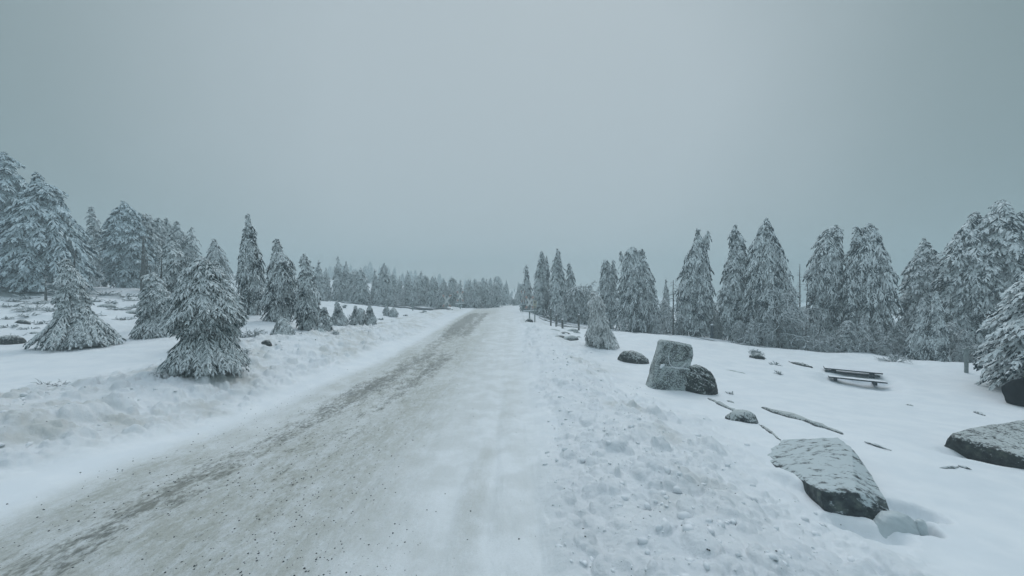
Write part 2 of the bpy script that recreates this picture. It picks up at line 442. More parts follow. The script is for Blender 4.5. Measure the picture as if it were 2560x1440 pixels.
def height(x, y, detail=True):
    x = np.atleast_1d(np.asarray(x, float)); y = np.atleast_1d(np.asarray(y, float))
    z = base_height(x, y)
    L, Lw, Rr, Rw = bank_masks(x, y)
    z = z + .15 * L * (1 + .18*fbm(x*.8, y*.5, 5, 2)) + .13 * Rr * (1 + .3*fbm(x*.8, y*.6, 6, 2))
    # ramp at the outer side of the road on the left, drifted meadows
    off = 1 - np.clip(Lw + Rw, 0, 1)
    road = sstep(-4.6, -4.2, x) * sstep(.6, .2, x)
    mead = off * (1 - road)
    far = sstep(10, 22, np.hypot(x, y))
    z = z + mead * (.05 + .22*far) * fbm(x*.32, y*.42, 11, 3) * sstep(.5, 3, np.maximum(-x-6, x-2.2))
    z = z + .13*sstep(-9.5, -12.5, x)*sstep(8.5, 12, y)*sstep(70, 40, y)*fbm(x*.75, y*1.2, 181, 3)
    for (cx, cy, rx, ry, dep, a) in SC:
        ex = (x-cx)*math.cos(a) + (y-cy)*math.sin(a); ey = -(x-cx)*math.sin(a) + (y-cy)*math.cos(a)
        d = np.sqrt((ex/rx)**2 + (ey/ry)**2) + .18*noise2(x*5/max(rx, .2), y*5/max(rx, .2), 191)*.6
        z = z - dep * sstep(1.05, .35, d)
    if detail:
        Dn = sstep(40, 12, np.hypot(x, y))
        lw = np.clip(Lw*1.15, 0, 1); rw = np.clip(Rw*1.15, 0, 1)
        clump = .45*lumps(x, y, .46, 21, .40)*.46 + .9*lumps(x+3, y, .22, 31, .6)*.22 + .9*lumps(x, y+5, .10, 41, .7)*.10 + .8*lumps(x, y+2, .05, 51, .6)*.05
        patch = .35 + .65*sstep(-.25, .35, fbm(x*1.1, y*.8, 61, 3))
        big = .45*lumps(x, y, .46, 21, .40)*.46
        z = z + (lw*.50*(clump - .75*big) + rw*.46*patch*clump) * Dn
        z = z - .035 * np.exp(-((x - .66 - .12*noise2(y*.5, y*0, 171) - .05*noise2(y*2.1, y*0, 173))/.10)**2) * sstep(40, 20, y)
        z = z + rw * .055 * (1 - 2*np.abs(fbm(x*3.2 + .4*noise2(y*.5, x, 178), y*.38, 175, 3))) * .7
        z = z + (lw + rw) * (.022*fbm(x*4, y*3, 65, 4) + .05*fbm(x*1.3, y*.9, 67, 2)) * (.4 + .6*Dn)
        rt = sstep(-4.1, -3.3, x + .2*noise2(y*.5, y*0, 9)) * sstep(.5, .1, x)
        z = z + road * .008 * fbm(x*16, y*3.2, 81, 4) * Dn + rt * .020 * fbm(x*6, y*.45, 83, 4) * sstep(26, 8, y)
        # tyre tracks in the packed snow
        for tx in (-.22, -.48, -1.30, -2.75, -3.25):
            z = z - road * .018 * np.exp(-((x - tx - .05*noise2(y*.4, y*0+tx, 91)) / .07) ** 2)
        strip = sstep(-4.75, -4.4, x) * sstep(-3.6, -3.9, x)
        z = z + strip * .03 * (1 + noise2(y*.6, x*.8, 95))
        z = z + mead * (.010 * fbm(x*1.8 + y*.7, y*5, 99, 3) + .030*fbm(x*.9 + 5, y*1.5, 97, 3)) * Dn
    return z

def H(x, y): return float(height(np.array([x]), np.array([y]), False)[0])
def Hd(x, y): return float(height(np.array([x]), np.array([y]), True)[0])

def build_terrain():
    a_f = np.linspace(-63, 63, 900)
    a_b = np.linspace(63, 297, 80)[1:-1]
    ang = R_(90) - np.radians(np.concatenate([a_f, a_b]))
    rad = np.concatenate([[.25, .6, 1.0], np.exp(np.linspace(math.log(1.5), math.log(45), 640)), np.exp(np.linspace(math.log(45.6), math.log(172), 60))])
    na, nr = len(ang), len(rad)
    x = rad[:, None] * np.cos(ang)[None]; y = rad[:, None] * np.sin(ang)[None]
    z = height(x, y)
    V = np.stack([x, y, z], -1).reshape(-1, 3)
    i = np.arange(nr-1)[:, None] * na; j = np.arange(na)[None]; j2 = (j + 1) % na
    F = np.stack([i + j, i + na + j, i + na + j2, i + j2], -1).reshape(-1, 4)[:, ::-1]
    centre = len(V); V = np.vstack([V, [[0, 0, float(height(np.array([0.]), np.array([0.]))[0])]]])
    X, Y = V[:, 0], V[:, 1]
    L, Lw, Rr, Rw = bank_masks(X, Y)
    wv = .25*noise2(Y*.25, Y*0, 101)
    road = sstep(-3.75, -3.25, X + wv*.6) * sstep(.9, -.6, X) * sstep(46, 30, Y)
    pat = sstep(-.55, .35, fbm(X*1.3, Y*.35, 103, 4))
    grit = road * (.22 + .78*sstep(-.5, -1.7, X)) * (.45 + .55*pat)
    grit = np.maximum(grit, .45*sstep(.5, -.3, X)*sstep(-1.6, -.6, X)*sstep(30, 10, Y)*sstep(.1, .5, fbm(X*2.2, Y*.3, 104, 3)))
    tr = .95*np.exp(-((X + 2.78 + wv*.5)/.50)**2) + .6*np.exp(-((X + 1.95 + wv*.4)/.36)**2)
    dark = np.clip(tr, 0, 1) * sstep(31, 27, Y) * (.50 + .50*sstep(-.35, .35, fbm(X*.9, Y*.22, 105, 4)))
    dark *= (.74 + .55*sstep(5, 10, Y))
    dirt = .30*sstep(-3.7, -3.2, X)*sstep(.6, 0, X) + Lw * sstep(-.35, .3, fbm(X*1.6, Y*1.2, 107, 4)) * .62 + Rw * sstep(.12, .55, fbm(X*1.1, Y*.9, 109, 4)) * .45
    rough = .18 + 1.1*np.clip(Lw + Rw, 0, 1) + .5*grit + .45*sstep(-3.8, -3.2, X)*sstep(.9, .3, X)
    tri = np.array([[centre, k, (k+1) % na] for k in range(na)])[:, ::-1]
    fx = X[F].mean(1); fy = Y[F].mean(1)
    isroad = (fx > -4.5) & (fx < .45) & (fy < 44) & (fy > -20)
    for nm, sel in (('road', isroad), ('snowfield', ~isroad)):
        Fs = F[sel]; used = np.unique(Fs); rem = np.full(len(V), -1); rem[used] = np.arange(len(used))
        vs = V[used]; fs = rem[Fs]
        me = new_mesh(nm, vs, fs, M_ground, True)
        for an, arr in (('grit', grit), ('dark', dark), ('dirt', dirt), ('rough', rough)):
            at = me.attributes.new(an, 'FLOAT', 'POINT'); at.data.foreach_set('value', arr[used].astype(np.float32))
        tag(link(nm, me), kind='structure')
build_terrain()

# ================================================================== spruces
def interp_rows(rows, z):
    r = np.array(rows)[::-1] if rows[0][0] > rows[-1][0] else np.array(rows)   # ascending z
    return np.interp(z, r[:, 0], r[:, 1]), np.interp(z, r[:, 0], r[:, 2])

def spindles(base, dirv, ln, wd, sag, rng, zmin):
    """bent, rime-crusted twigs: 8 vertices, 12 triangles each"""
    n = len(base)
    A = np.cross(dirv, np.array([0.13, .21, .97])); A /= np.linalg.norm(A, axis=1, keepdims=True) + 1e-9
    B = np.cross(dirv, A); dn = np.array([0, 0, -1.0])
    vs = [base]
    for t, r, sg in ((.30, 1.0, .15), (.70, .80, .50)):
        c = base + dirv*ln*t + dn*ln*sag*sg
        ph = rng.uniform(0, 2.1, (n, 1))
        for a in (0, 2.094, 4.189):
            vs.append(c + wd*r*rng.uniform(.7, 1.3, (n, 1))*(np.cos(a+ph)*A + np.sin(a+ph)*B))
    vs.append(base + dirv*ln + dn*ln*sag)
    V = np.stack(vs, 1).reshape(-1, 3)
    f = [(0,2,1),(0,3,2),(0,1,3)]
    for k in range(3):
        a, b = 1+k, 1+(k+1) % 3; c, d = a+3, b+3
        f += [(a, b, d), (a, d, c)]
    f += [(4,5,7),(5,6,7),(6,4,7)]
    V[:, 2] = np.maximum(V[:, 2], zmin)
    return V, ((np.arange(n)*8)[:, None, None] + np.array(f)[None]).reshape(-1, 3)

def crown_arrays(rows, seed, nb, droop=1.2, pad=1.0, twig=1.0, K=6, M=20, flat=.95, scale=None, core=True, fat=1.0, frond=1.0):
    """rows: (z, centre offset x, half width) top to bottom, local metres.  Every bough is a drooping frond of crusted twigs."""
    rng = np.random.default_rng(seed)
    ztop, zbot = rows[0][0], rows[-1][0]
    h = ztop - zbot
    s = scale if scale else max(.35, (h/6.5)**.55)
    zz = np.linspace(zbot, ztop, 200); _, rr = interp_rows(rows, zz)
    pdf = rr + .16*rr.max(); cdf = np.cumsum(pdf); cdf /= cdf[-1]
    zt = np.sort(np.interp((np.arange(nb) + rng.random(nb)) / nb, cdf, zz))
    az = np.arange(nb) * 2.399963 + rng.normal(0, .4, nb)
    xc, R = interp_rows(rows, zt)
    tier = .5 + .5*np.sin(zt*(6.2/s) + 1.3*np.sin(az*2 + seed) + seed)
    R = R*rng.uniform(.70, 1.0, nb)*(.86 + .16*tier) + np.where(rng.random(nb) < .14, rng.uniform(.03, .16, nb)*s, 0)
    dr = droop*rng.uniform(.7, 1.3, nb)*(1 - .35*(zt - zbot)/h)
    z0 = np.minimum(zt + R*dr, zt + (ztop - zt)*.85)
    x0, _ = interp_rows(rows, z0)
    sv = np.linspace(.06, 1, K)[None]
    ca, sa = np.cos(az), np.sin(az)*flat
    bend = rng.uniform(1.1, 1.9, nb)[:, None]
    rad_ = R[:, None]*sv**.95
    px = (x0[:, None]*(1-sv) + xc[:, None]*sv) + rad_*ca[:, None]
    py = rad_*sa[:, None]
    pz = z0[:, None] + (zt - z0)[:, None]*sv**bend
    rcum = np.maximum.accumulate(rr[::-1]); zdn = zz[::-1]
    zenv = zdn[np.clip(np.searchsorted(rcum, rad_*rng.uniform(.85, 1.02, (nb, 1))), 0, 199)]
    pz = np.minimum(pz, np.maximum(zenv, zt[:, None]))
    wig = rng.normal(0, .03*s, (nb, K)); px = px - sa[:, None]*wig; py = py + ca[:, None]*wig
    pz = np.maximum(pz + rng.normal(0, .015*s, (nb, K)), zbot)
    Pt = np.stack([px, py, pz], -1)
    T = np.gradient(Pt, axis=1); T /= (np.linalg.norm(T, axis=2, keepdims=True) + 1e-9)
    Lat = np.stack([-sa, ca, np.zeros(nb)], -1)
    # snow-crusted spine, thin
    Lat3 = Lat[:, None, :]*np.ones((1, K, 1)); U = np.cross(T, Lat3); U *= np.sign(U[..., 2:3] + 1e-6)
    W = .045*s*pad*rng.uniform(.7, 1.3, (nb, K))*(1.1 - .8*sv); W = np.minimum(W, .16*R[:, None] + .01*s)
    ring = np.array([(-1, -.4), (0, .75), (1, -.4), (0, -.7)])
    V = Pt[:, :, None] + W[..., None, None]*(ring[None, None, :, 0:1]*Lat3[:, :, None] + ring[None, None, :, 1:2]*U[:, :, None])
    V = V.reshape(-1, 3); nV = len(V)
    b = (np.arange(nb)*K*4)[:, None, None]; k = (np.arange(K-1)*4)[None, :, None]; q = np.arange(4)[None, None]; q2 = (q+1) % 4
    F = np.stack([b+k+q, b+k+q2, b+k+4+q2, b+k+4+q], -1).reshape(-1, 4)
    F = np.concatenate([F[:, [0, 1, 2]], F[:, [0, 2, 3]]])
    # fingers of the frond
    nt_ = nb*M; bi = np.repeat(np.arange(nb), M)
    st = np.tile(np.linspace(.14, 1.0, M), nb) + rng.uniform(-.03, .03, nt_); st = np.clip(st, .1, 1)
    kf = (st - .06)/.94*(K-1); kf = np.clip(kf, 0, K-1.001); k0 = kf.astype(int); fr = (kf-k0)[:, None]
    base = Pt[bi, k0]*(1-fr) + Pt[bi, k0+1]*fr
    Tt = T[bi, k0]; Lt = Lat[bi]
    side = np.where(np.tile(np.arange(M) % 2, nb) == 0, -1., 1.)[:, None]
    end = (st > .93)[:, None]
    lat = np.where(end, rng.uniform(-.35, .35, (nt_, 1)), side*rng.uniform(.35, 1.0, (nt_, 1)))
    dirv = Tt*rng.uniform(.5, 1.0, (nt_, 1)) + Lt*lat + np.array([0, 0, 1.0])*rng.uniform(-.25, .30, (nt_, 1))
    dirv /= np.linalg.norm(dirv, axis=1, keepdims=True) + 1e-9
    full = np.sin(np.pi*np.clip(.25 + .65*st, 0, 1))**.6
    ln = (np.minimum(.30*s*twig*frond, .40*R[bi] + .035*s)*full*rng.uniform(.55, 1.25, nt_))[:, None]
    wd = (np.minimum(.030*s*fat, ln[:, 0]*.24))[:, None]*rng.uniform(.7, 1.35, (nt_, 1))
    SV, SF = spindles(base, dirv, ln, wd, .22 + .30*min(1.6, droop), rng, zbot - .02)
    Vs = [V, SV]; Fs = [F, SF + nV]; n = nV + len(SV)
    if core:
        nr_, na_ = 16, 9
        zc = np.linspace(zbot, ztop - .06*h, nr_); cx, cr_ = interp_rows(rows, zc)
        a = np.arange(na_)*2*np.pi/na_
        rad = cr_[:, None]*.40*rng.uniform(.7, 1.25, (nr_, na_))
        CV = np.stack([cx[:, None] + rad*np.cos(a), rad*np.sin(a), zc[:, None]*np.ones((1, na_))], -1).reshape(-1, 3)
        i = (np.arange(nr_-1)*na_)[:, None]; j = np.arange(na_)[None]; j2 = (j+1) % na_
        CF = np.stack([i+j, i+j2, i+na_+j2, i+na_+j], -1).reshape(-1, 4)
        CF = np.concatenate([CF[:, [0, 1, 2]], CF[:, [0, 2, 3]]]) + n
        Vs.append(CV); Fs.append(CF); n += len(CV)
    return np.concatenate(Vs), np.concatenate(Fs)

def join_arrays(parts):
    V, F, n = [], [], 0
    for v, f in parts: V.append(v); F.append(f + n); n += len(v)
    return np.concatenate(V), np.concatenate(F)

def trunk_mb(rows, rb, seed=0, zlow=-.15, bare=None):
    mb = MB(); rng = np.random.default_rng(seed)
    ztop = rows[0][0]; z = np.linspace(zlow, ztop, 9); xc, _ = interp_rows(rows, np.maximum(z, rows[-1][0]))
    pts = np.stack([xc, np.zeros(9), z], -1)
    mb.tube(pts, np.linspace(rb, rb*.18, 9), 8, jit=rb*.06, rng=rng)
    return mb

def rows_m(rows, D, x0, zg):
    out = []
    for (py, xl, xr) in rows:
        z = EYE - (py - HORIZON)/FPX*D - zg
        out.append((z, ((xl+xr)/2 - 1280)/FPX*D - x0, max(.012, (xr-xl)/2/FPX*D)))
    return out

HEROES = []
def hero(label, D, rows, nb=230, name='spruce_tree', extra=(), mat=None, group=None, cat='spruce', trunk=True, **kw):
    """rows: outline read off the photograph (py, left px, right px), top to bottom; extra: further leaders"""
    base = rows[-1]; bx = ((base[1] + base[2])/2 - 1280)/FPX*D
    zg = H(bx, D)
    want = EYE - (base[0] - HORIZON)/FPX*D
    HEROES.append((label, round(want - zg, 2)))
    seed = len(HEROES)*13 + 7
    rm = rows_m(rows, D, bx, zg)
    if rm[-1][0] > .03: rm.append((0.0, rm[-1][1], rm[-1][2]*.95))
    parts = [crown_arrays(rm, seed, nb, **kw)]
    for k, (er, enb) in enumerate(extra):
        parts.append(crown_arrays(rows_m(er, D, bx, zg), seed + 100 + k, enb, core=False, scale=max(.35, (rm[0][0]/6.5)**.55)*.8, **{a: b for a, b in kw.items() if a in ('droop', 'pad', 'twig')}))
    V, F = join_arrays(parts)
    root = link(name, None, None, (bx, D, zg))
    tag(root, label, cat, group)
    rb = .022*rm[0][0] + .02
    tk = trunk_mb(rm, rb, seed)
    for er, _ in extra:
        e = rows_m(er, D, bx, zg)
        pts = [(q[1], 0, q[0]) for q in e]
        tk.tube(np.array(pts[::-1]), np.linspace(rb*.4, rb*.12, len(pts)), 6)
    tk.build('trunk', M_bark, root, smooth=True)
    link('crown', new_mesh('crown', V, F, mat or M_spruce), root)
    return root
# ---------------------------------------------------------------- left side, big pad-laden spruces
PADKW = dict(pad=2.0, twig=1.15, K=6, M=22, droop=.75, fat=2.1, frond=1.2, mat=M_spruce_pad)
hero('tallest snow-laden spruce cut off by the left edge of the photo', 20, [(380,4,14),(400,-8,36),(430,-20,46),(470,-45,66),(510,-60,74),(560,-80,95),(620,-100,118),(705,-110,120)], 300, **PADKW)
hero('broad snow-laden spruce with jagged tip, just right of the tallest one at the left edge', 18.5, [(430,88,96),(455,80,114),(480,78,150),(505,66,148),(530,50,164),(560,35,180),(600,15,200),(640,-5,212),(680,-15,210),(722,0,200)], 340, **PADKW)
hero('slim frosted spruce spire rising in the gap right of the broad left spruce', 25, [(517,221,234),(540,219,240),(565,222,254),(600,214,262),(630,206,268),(670,198,280),(718,195,285)], 200, pad=1.6, droop=1.0)
hero('flat-shouldered snowy spruce with crooked tip, tallest of the dark left grove', 22, [(503,303,314),(520,300,332),(540,278,350),(570,270,362),(600,262,372),(640,262,375),(680,275,370),(724,285,365)], 280, **PADKW)
hero('blunt-topped frosted spruce directly right of the crooked-tip one in the left grove', 23, [(535,350,380),(550,345,385),(580,348,392),(620,342,402),(670,340,405),(725,345,400)], 170, pad=1.8, droop=.8)
hero('leftmost of the pair of small rounded spruce tops behind the double snag', 26, [(545,385,402),(560,380,410),(600,375,420),(660,370,425),(722,370,425)], 150, pad=1.5)
hero('right one of the pair of small rounded spruce tops in the left grove', 27, [(545,412,422),(565,408,430),(600,402,440),(660,395,448),(722,395,448)], 150, pad=1.5)
hero('pointed dark spruce in the left grove with a second spire on its right', 26, [(553,436,446),(575,430,455),(610,420,470),(660,412,480),(725,408,485)], 200, extra=(([(567,474,482),(590,466,490),(630,455,500),(700,450,505)], 80),), pad=1.5)
hero('cone-shaped spruce standing alone between the left grove and the tall narrow one', 24, [(597,530,540),(620,522,552),(650,514,570),(690,500,585),(728,495,592)], 200, pad=1.3)
# front left
FK = dict(pad=.9, K=6, M=26, droop=.85, fat=1.1, mat=M_spruce_lace)
hero('small frosted spruce with a wide flared skirt, leftmost of the spruces on the snowy meadow', 9, [(648,160,172),(680,152,190),(715,150,205),(750,150,215),(775,150,222),(800,148,236),(825,135,255),(845,118,285),(864,108,298)], 520, scale=.46, **FK)
hero('rimed spruce behind and left of the big two-tiered one beside the snow bank', 10.5, [(682,374,386),(705,362,405),(740,355,425),(775,352,430),(800,352,425),(825,340,440),(846,334,452)], 300, **FK)
hero('frosted spruce whose top shows over the left shoulder of the big two-tiered one', 12.5, [(588,421,431),(610,414,445),(640,408,466),(680,400,482),(740,395,495),(820,400,500)], 260, **FK)
hero('frosted spruce leaning out to the right behind the big two-tiered one', 9.3, [(655,535,545),(690,520,566),(730,510,588),(770,510,606),(800,510,618),(812,520,600)], 260, **FK)
hero('big two-tiered rimed spruce with a narrow waist, growing at the left snow bank', 6.7, [(642,496,510),(660,484,530),(690,466,548),(720,455,560),(750,440,578),(785,430,600),(815,425,592),(835,446,572),(852,474,552),(865,452,574),(885,432,600),(905,418,620),(925,410,612),(945,405,575)], 820, scale=.44, **FK)
# middle left
hero('tall narrow frosted spruce with a hooked side twig, tallest on the left of the road', 15, [(535,616,624),(560,613,630),(590,606,638),(620,600,648),(660,596,658),(700,592,664),(740,594,668),(782,602,655)], 330, twig=1.1, droop=1.5)
hero('frosted spruce with a thin double-stage spire and broad body, right of the tall narrow one', 14, [(598,688,697),(620,682,706),(645,678,712),(660,672,735),(690,668,745),(730,664,748),(760,655,745),(786,655,735)], 320, twig=1.1, droop=1.4)
hero('grey frosted spruce with curled tip, third of the big ones left of the road', 13, [(635,754,764),(655,752,772),(690,748,786),(730,744,796),(765,742,802),(790,738,806),(813,742,800)], 300, twig=1.1, droop=1.4)
hero('small stunted spruce hugging the right foot of the grey curled-tip spruce', 12.6, [(768,806,814),(785,802,822),(805,800,828),(819,800,832)], 221, twig=1.1, scale=.38)
hero('squat cone-shaped little spruce alone on the meadow below the tall ones', 11.3, [(793,702,710),(805,694,718),(820,686,726),(835,680,736),(844,674,742)], 340, twig=1.1, scale=.38)
hero('tiny spruce with a long low branch to its right, at the meadow edge', 12.2, [(808,800,806),(820,794,812),(838,782,822)], 153, twig=1.1, scale=.38)
hero('small pale spruce in front of the railway, trailing a low skirt to the right', 16.5, [(752,838,845),(770,836,852),(790,830,862),(808,826,874)], 272, twig=1.1, scale=.38)
hero('small bushy frosted spruce at the right end of the saplings before the railway', 17.5, [(762,921,927),(775,916,932),(795,913,940),(813,911,944)], 272, twig=1.1, scale=.38)
hero('ragged many-topped frosted shrub-like spruce left of the right-end sapling', 17.5, [(770,898,906),(780,884,914),(795,874,918),(806,868,916)], 150, extra=(([(764,886,892),(790,876,900)], 40),), twig=1.1, scale=.38)
hero('rounded rime-covered sapling close to the rails, left of its twin', 24, [(766,962,970),(772,959,974),(779,957,975)], 119, scale=.40)
hero('flatter rime-covered sapling close to the rails, right of its twin', 23.5, [(769,981,986),(776,975,992),(781,970,996)], 119, scale=.40)
# ---------------------------------------------------------------- right side forest edge
DK = dict(droop=1.7, K=6, M=22, fat=1.25)
hero('slender spruce nearest the road on the right, with a small knob at its tip', 32, [(662,1314,1318),(675,1310,1321),(700,1307,1326),(730,1302,1332),(760,1298,1336),(785,1300,1334)], 180, **DK)
hero('twin-topped frosted spruce, second right of the road behind the crossing signs', 31, [(628,1351,1358),(650,1345,1366),(690,1336,1374),(730,1328,1380),(788,1325,1382)], 220, extra=(([(640,1364,1369),(665,1360,1374),(700,1355,1378)], 50),), **DK)
hero('spruce with a one-sided leaning tip, third right of the road', 30, [(622,1390,1396),(640,1384,1403),(670,1378,1410),(710,1372,1420),(750,1368,1428),(795,1366,1432)], 230, **DK)
hero('low pointed spruce in front of the one-sided leaning one, behind the wooden posts', 28, [(686,1384,1391),(710,1378,1400),(740,1374,1408),(770,1370,1414),(796,1368,1416)], 190, **DK)
hero('low pointed spruce just right of the crossing sign with two plates', 29.5, [(680,1343,1349),(710,1336,1357),(750,1328,1364),(788,1322,1368)], 180, **DK)
hero('dark narrow spruce fourth right of the road, ragged right side', 30.5, [(658,1419,1426),(680,1416,1434),(710,1414,1442),(750,1410,1448),(795,1408,1450)], 190, **DK)
hero('hook-topped twin-headed spruce behind the small bent frosted one', 27, [(650,1506,1522),(670,1502,1530),(700,1498,1542),(740,1490,1548),(780,1485,1552),(818,1488,1555)], 240, extra=(([(650,1529,1535),(675,1526,1542),(710,1522,1548)], 50),), **DK)
hero('massive many-topped drooping spruce, broadest on the right of the road', 25, [(617,1575,1585),(632,1556,1608),(660,1552,1620),(690,1545,1634),(730,1538,1648),(770,1534,1656),(828,1535,1655)], 420, extra=(([(622,1602,1608),(650,1598,1614)], 24),([(628,1548,1554),(655,1546,1562)], 24)), **DK)
hero('drooping spruce with two horn-like tips, behind the memorial stone', 22, [(572,1738,1746),(590,1738,1752),(605,1733,1762),(635,1716,1770),(670,1702,1776),(710,1692,1780),(760,1685,1790),(800,1690,1785),(838,1700,1778)], 420, extra=(([(577,1769,1774),(600,1758,1776),(625,1750,1772)], 34),), **DK)
hero('drooping spruce with a thin feathery tip, left of the tallest one at right', 21, [(562,1835,1841),(585,1828,1848),(605,1822,1866),(640,1818,1868),(680,1808,1872),(730,1800,1874),(790,1800,1876),(850,1808,1872)], 360, **DK)
hero('tallest full cone-shaped spruce in the middle of the right forest edge', 20, [(545,1912,1920),(565,1903,1930),(595,1886,1938),(630,1876,1952),(680,1862,1968),(730,1858,1982),(790,1855,1992),(858,1862,1990)], 480, **DK)
hero('leaning spruce with a flat windswept top, right of the gap with bare trunks', 19, [(563,2082,2092),(575,2064,2104),(600,2046,2100),(640,2030,2106),(690,2022,2110),(740,2024,2114),(800,2028,2118),(872,2040,2120)], 360, **DK)
hero('heavy twin-headed drooping spruce, behind the picnic table', 18, [(558,2168,2178),(585,2160,2192),(610,2138,2204),(650,2122,2214),(700,2108,2226),(750,2100,2232),(810,2098,2234),(884,2105,2232)], 480, extra=(([(566,2138,2145),(590,2134,2152),(620,2128,2160)], 34),), **DK)
hero('even cone-shaped dark spruce standing between the picnic table and the wooden post', 18, [(597,2308,2316),(615,2300,2326),(650,2280,2344),(690,2264,2352),(730,2256,2356),(800,2256,2358),(890,2270,2350)], 340, droop=1.0, pad=1.1, K=6, M=18, fat=1.8)
hero('shorter spruce top merging into the left flank of the great right-edge spruce', 16.5, [(530,2432,2446),(560,2412,2466),(600,2388,2480),(650,2362,2490),(720,2350,2495),(800,2352,2490),(902,2365,2480)], 380, droop=1.0, pad=1.2, K=6, M=18, fat=2.)
hero('great snow-laden spruce, highest at the right edge of the forest', 16, [(500,2500,2510),(520,2486,2524),(560,2456,2548),(610,2430,2570),(680,2410,2590),(780,2400,2600),(905,2410,2590)], 480, droop=1.0, pad=1.2, K=6, M=20, fat=2.)
hero('spruce cut off by the right edge behind the great one', 17, [(528,2548,2560),(570,2530,2580),(630,2515,2610),(720,2500,2630),(905,2505,2625)], 260, droop=1.0, pad=1.5)
hero('small pale spruce with bare leader in front of the dark cone-shaped one', 15.5, [(745,2302,2312),(770,2294,2320),(810,2284,2330),(850,2272,2338),(893,2266,2344)], 240, **DK)
hero('small pale spruce right of the bare-leader one, drooping like a curtain', 15, [(728,2334,2344),(760,2328,2352),(810,2326,2362),(850,2324,2368),(897,2326,2370)], 220, **DK)
hero('near spruce with thick snowy boughs above the dark hollow', 8.6, [(560,2690,2712),(640,2634,2772),(690,2592,2812),(740,2565,2832),(790,2540,2852),(850,2526,2872),(900,2518,2892),(940,2504,2912),(966,2522,2902)], 700, droop=.6, pad=1.6, K=7, M=30, fat=1.6)
hero('small bright frosted spruce with tip bent over to the left, alone before the right forest', 13, [(736,1476,1498),(745,1470,1506),(765,1470,1512),(790,1472,1518),(815,1468,1526),(840,1462,1538),(858,1456,1548),(868,1460,1552)], 420, pad=.6, droop=1.4, K=6, M=26, fat=.9, extra=(([(732,1480,1492),(733,1474,1484),(738,1469,1478),(748,1467,1474)], 40),), mat=M_spruce_pale)
for h_ in HEROES:
    if abs(h_[1]) > .12: print('BASE', h_)

# ---------------------------------------------------------------- repeated spruces
def proto_rows(kind, rng):
    ks = {0: [(1, .01), (.9, .035), (.7, .09), (.45, .14), (.2, .19), (0, .20)],
          1: [(1, .012), (.92, .06), (.75, .11), (.5, .17), (.25, .22), (0, .21)],
          2: [(1, .01), (.85, .04), (.8, .07), (.55, .10), (.3, .13), (0, .15)],
          3: [(1, .05), (.9, .13), (.7, .20), (.4, .25), (.1, .27), (0, .24)]}[kind % 4]
    w = 0; out = []
    for z, r in ks:
        out.append((z, w, r*rng.uniform(.9, 1.12))); w += rng.normal(0, .012)
    return out
PROTO = []
for k in range(8):
    rng = np.random.default_rng(500 + k)
    rw = proto_rows(k, rng)
    sc = 5.0; rw = [(a*sc, b*sc, c*sc) for a, b, c in rw]
    v, f = crown_arrays(rw, 600 + k, 150, droop=rng.uniform(1.1, 1.8), pad=rng.uniform(.9, 1.4), twig=1.2, K=5, M=14, fat=1.3)
    PROTO.append((new_mesh('crown', v, f, M_spruce), trunk_mb(rw, .09, k)))
PROTO_T = []
for k, (cm, tmb) in enumerate(PROTO):
    PROTO_T.append(new_mesh('trunk', np.concatenate(tmb.v), tmb.f, M_bark, True))
rngp = random.Random(3)
def copy_spruce(x, y, h, label, group, k=None, w=1.0, z=None):
    k = rngp.randrange(8) if k is None else k
    zg = H(x, y) if z is None else z
    root = link('spruce_tree', None, None, (x, y, zg - .03*h))
    root.rotation_euler = (rngp.uniform(-.02, .02), rngp.uniform(-.03, .03), rngp.uniform(0, 6.28))
    s = h/5.0; root.scale = (s*w*rngp.uniform(.9, 1.15), s*w*rngp.uniform(.9, 1.15), s)
    tag(root, label, 'spruce', group)
    link('trunk', PROTO_T[k], root); link('crown', PROTO[k][0], root)
    return root
def row_tree(px, top, D, label, group, k=None, w=1.0):
    x = (px-1280)/FPX*D; zg = H(x, D)
    h = EYE - (top - HORIZON)/FPX*D - zg
    return copy_spruce(x, D, h*1.02, label, group, k, w)

G1 = 'frosted spruces in the row behind the railway left of the road'
L1 = ['narrow dark spire, leftmost of the railway row, just right of the curled-tip spruce',
 'second narrow spire of the railway row, softened by fog', 'tall ragged spruce of the railway row with a long thin tip',
 'companion top hard against the right side of the tall ragged spruce', 'rounded bushy spruce in the railway row right of the tall ragged one',
 'pale drooping spruce in the railway row, brightest of it', 'dark slim spruce left of the sharp-tipped one in the railway row',
 'sharp-tipped spruce in the railway row rising clear above its neighbours', 'short spruce at the right foot of the sharp-tipped one',
 'slim spruce next to the snow-free gap in the railway row', 'conical spruce right of the gap in the railway row', 
 'tall conical spruce in the middle of the railway row', 'full spruce left of the left crossing sign', 'spruce right behind the left crossing sign',
 'light leaning spruce between the two left crossing signs', 'spruce behind the fainter left crossing sign', 'narrow spruce left of the dark round one by the road',
 'dark round-topped spruce beside the far end of the road', 'small dark spruce right of the dark round-topped one by the road']
data = [(797,650,38,2),(814,668,40,0),(848,640,39,2),(864,652,39.5,0),(886,676,38,3),(905,668,37,1),(937,672,38,2),(957,657,37,1),(978,702,36.5,1),
 (1018,692,38,2),(1036,700,36.5,0),(1051,676,38,0),(1082,690,37,1),(1103,706,36,1),(1133,700,38,0),(1150,706,37,2),(1166,712,38,0),(1197,703,40,3),(1230,727,41,1)]
for (px, tp, D, k), lb in zip(data, L1): row_tree(px, tp, D, lb, G1, k, 1.3 if k != 2 else 1.15)
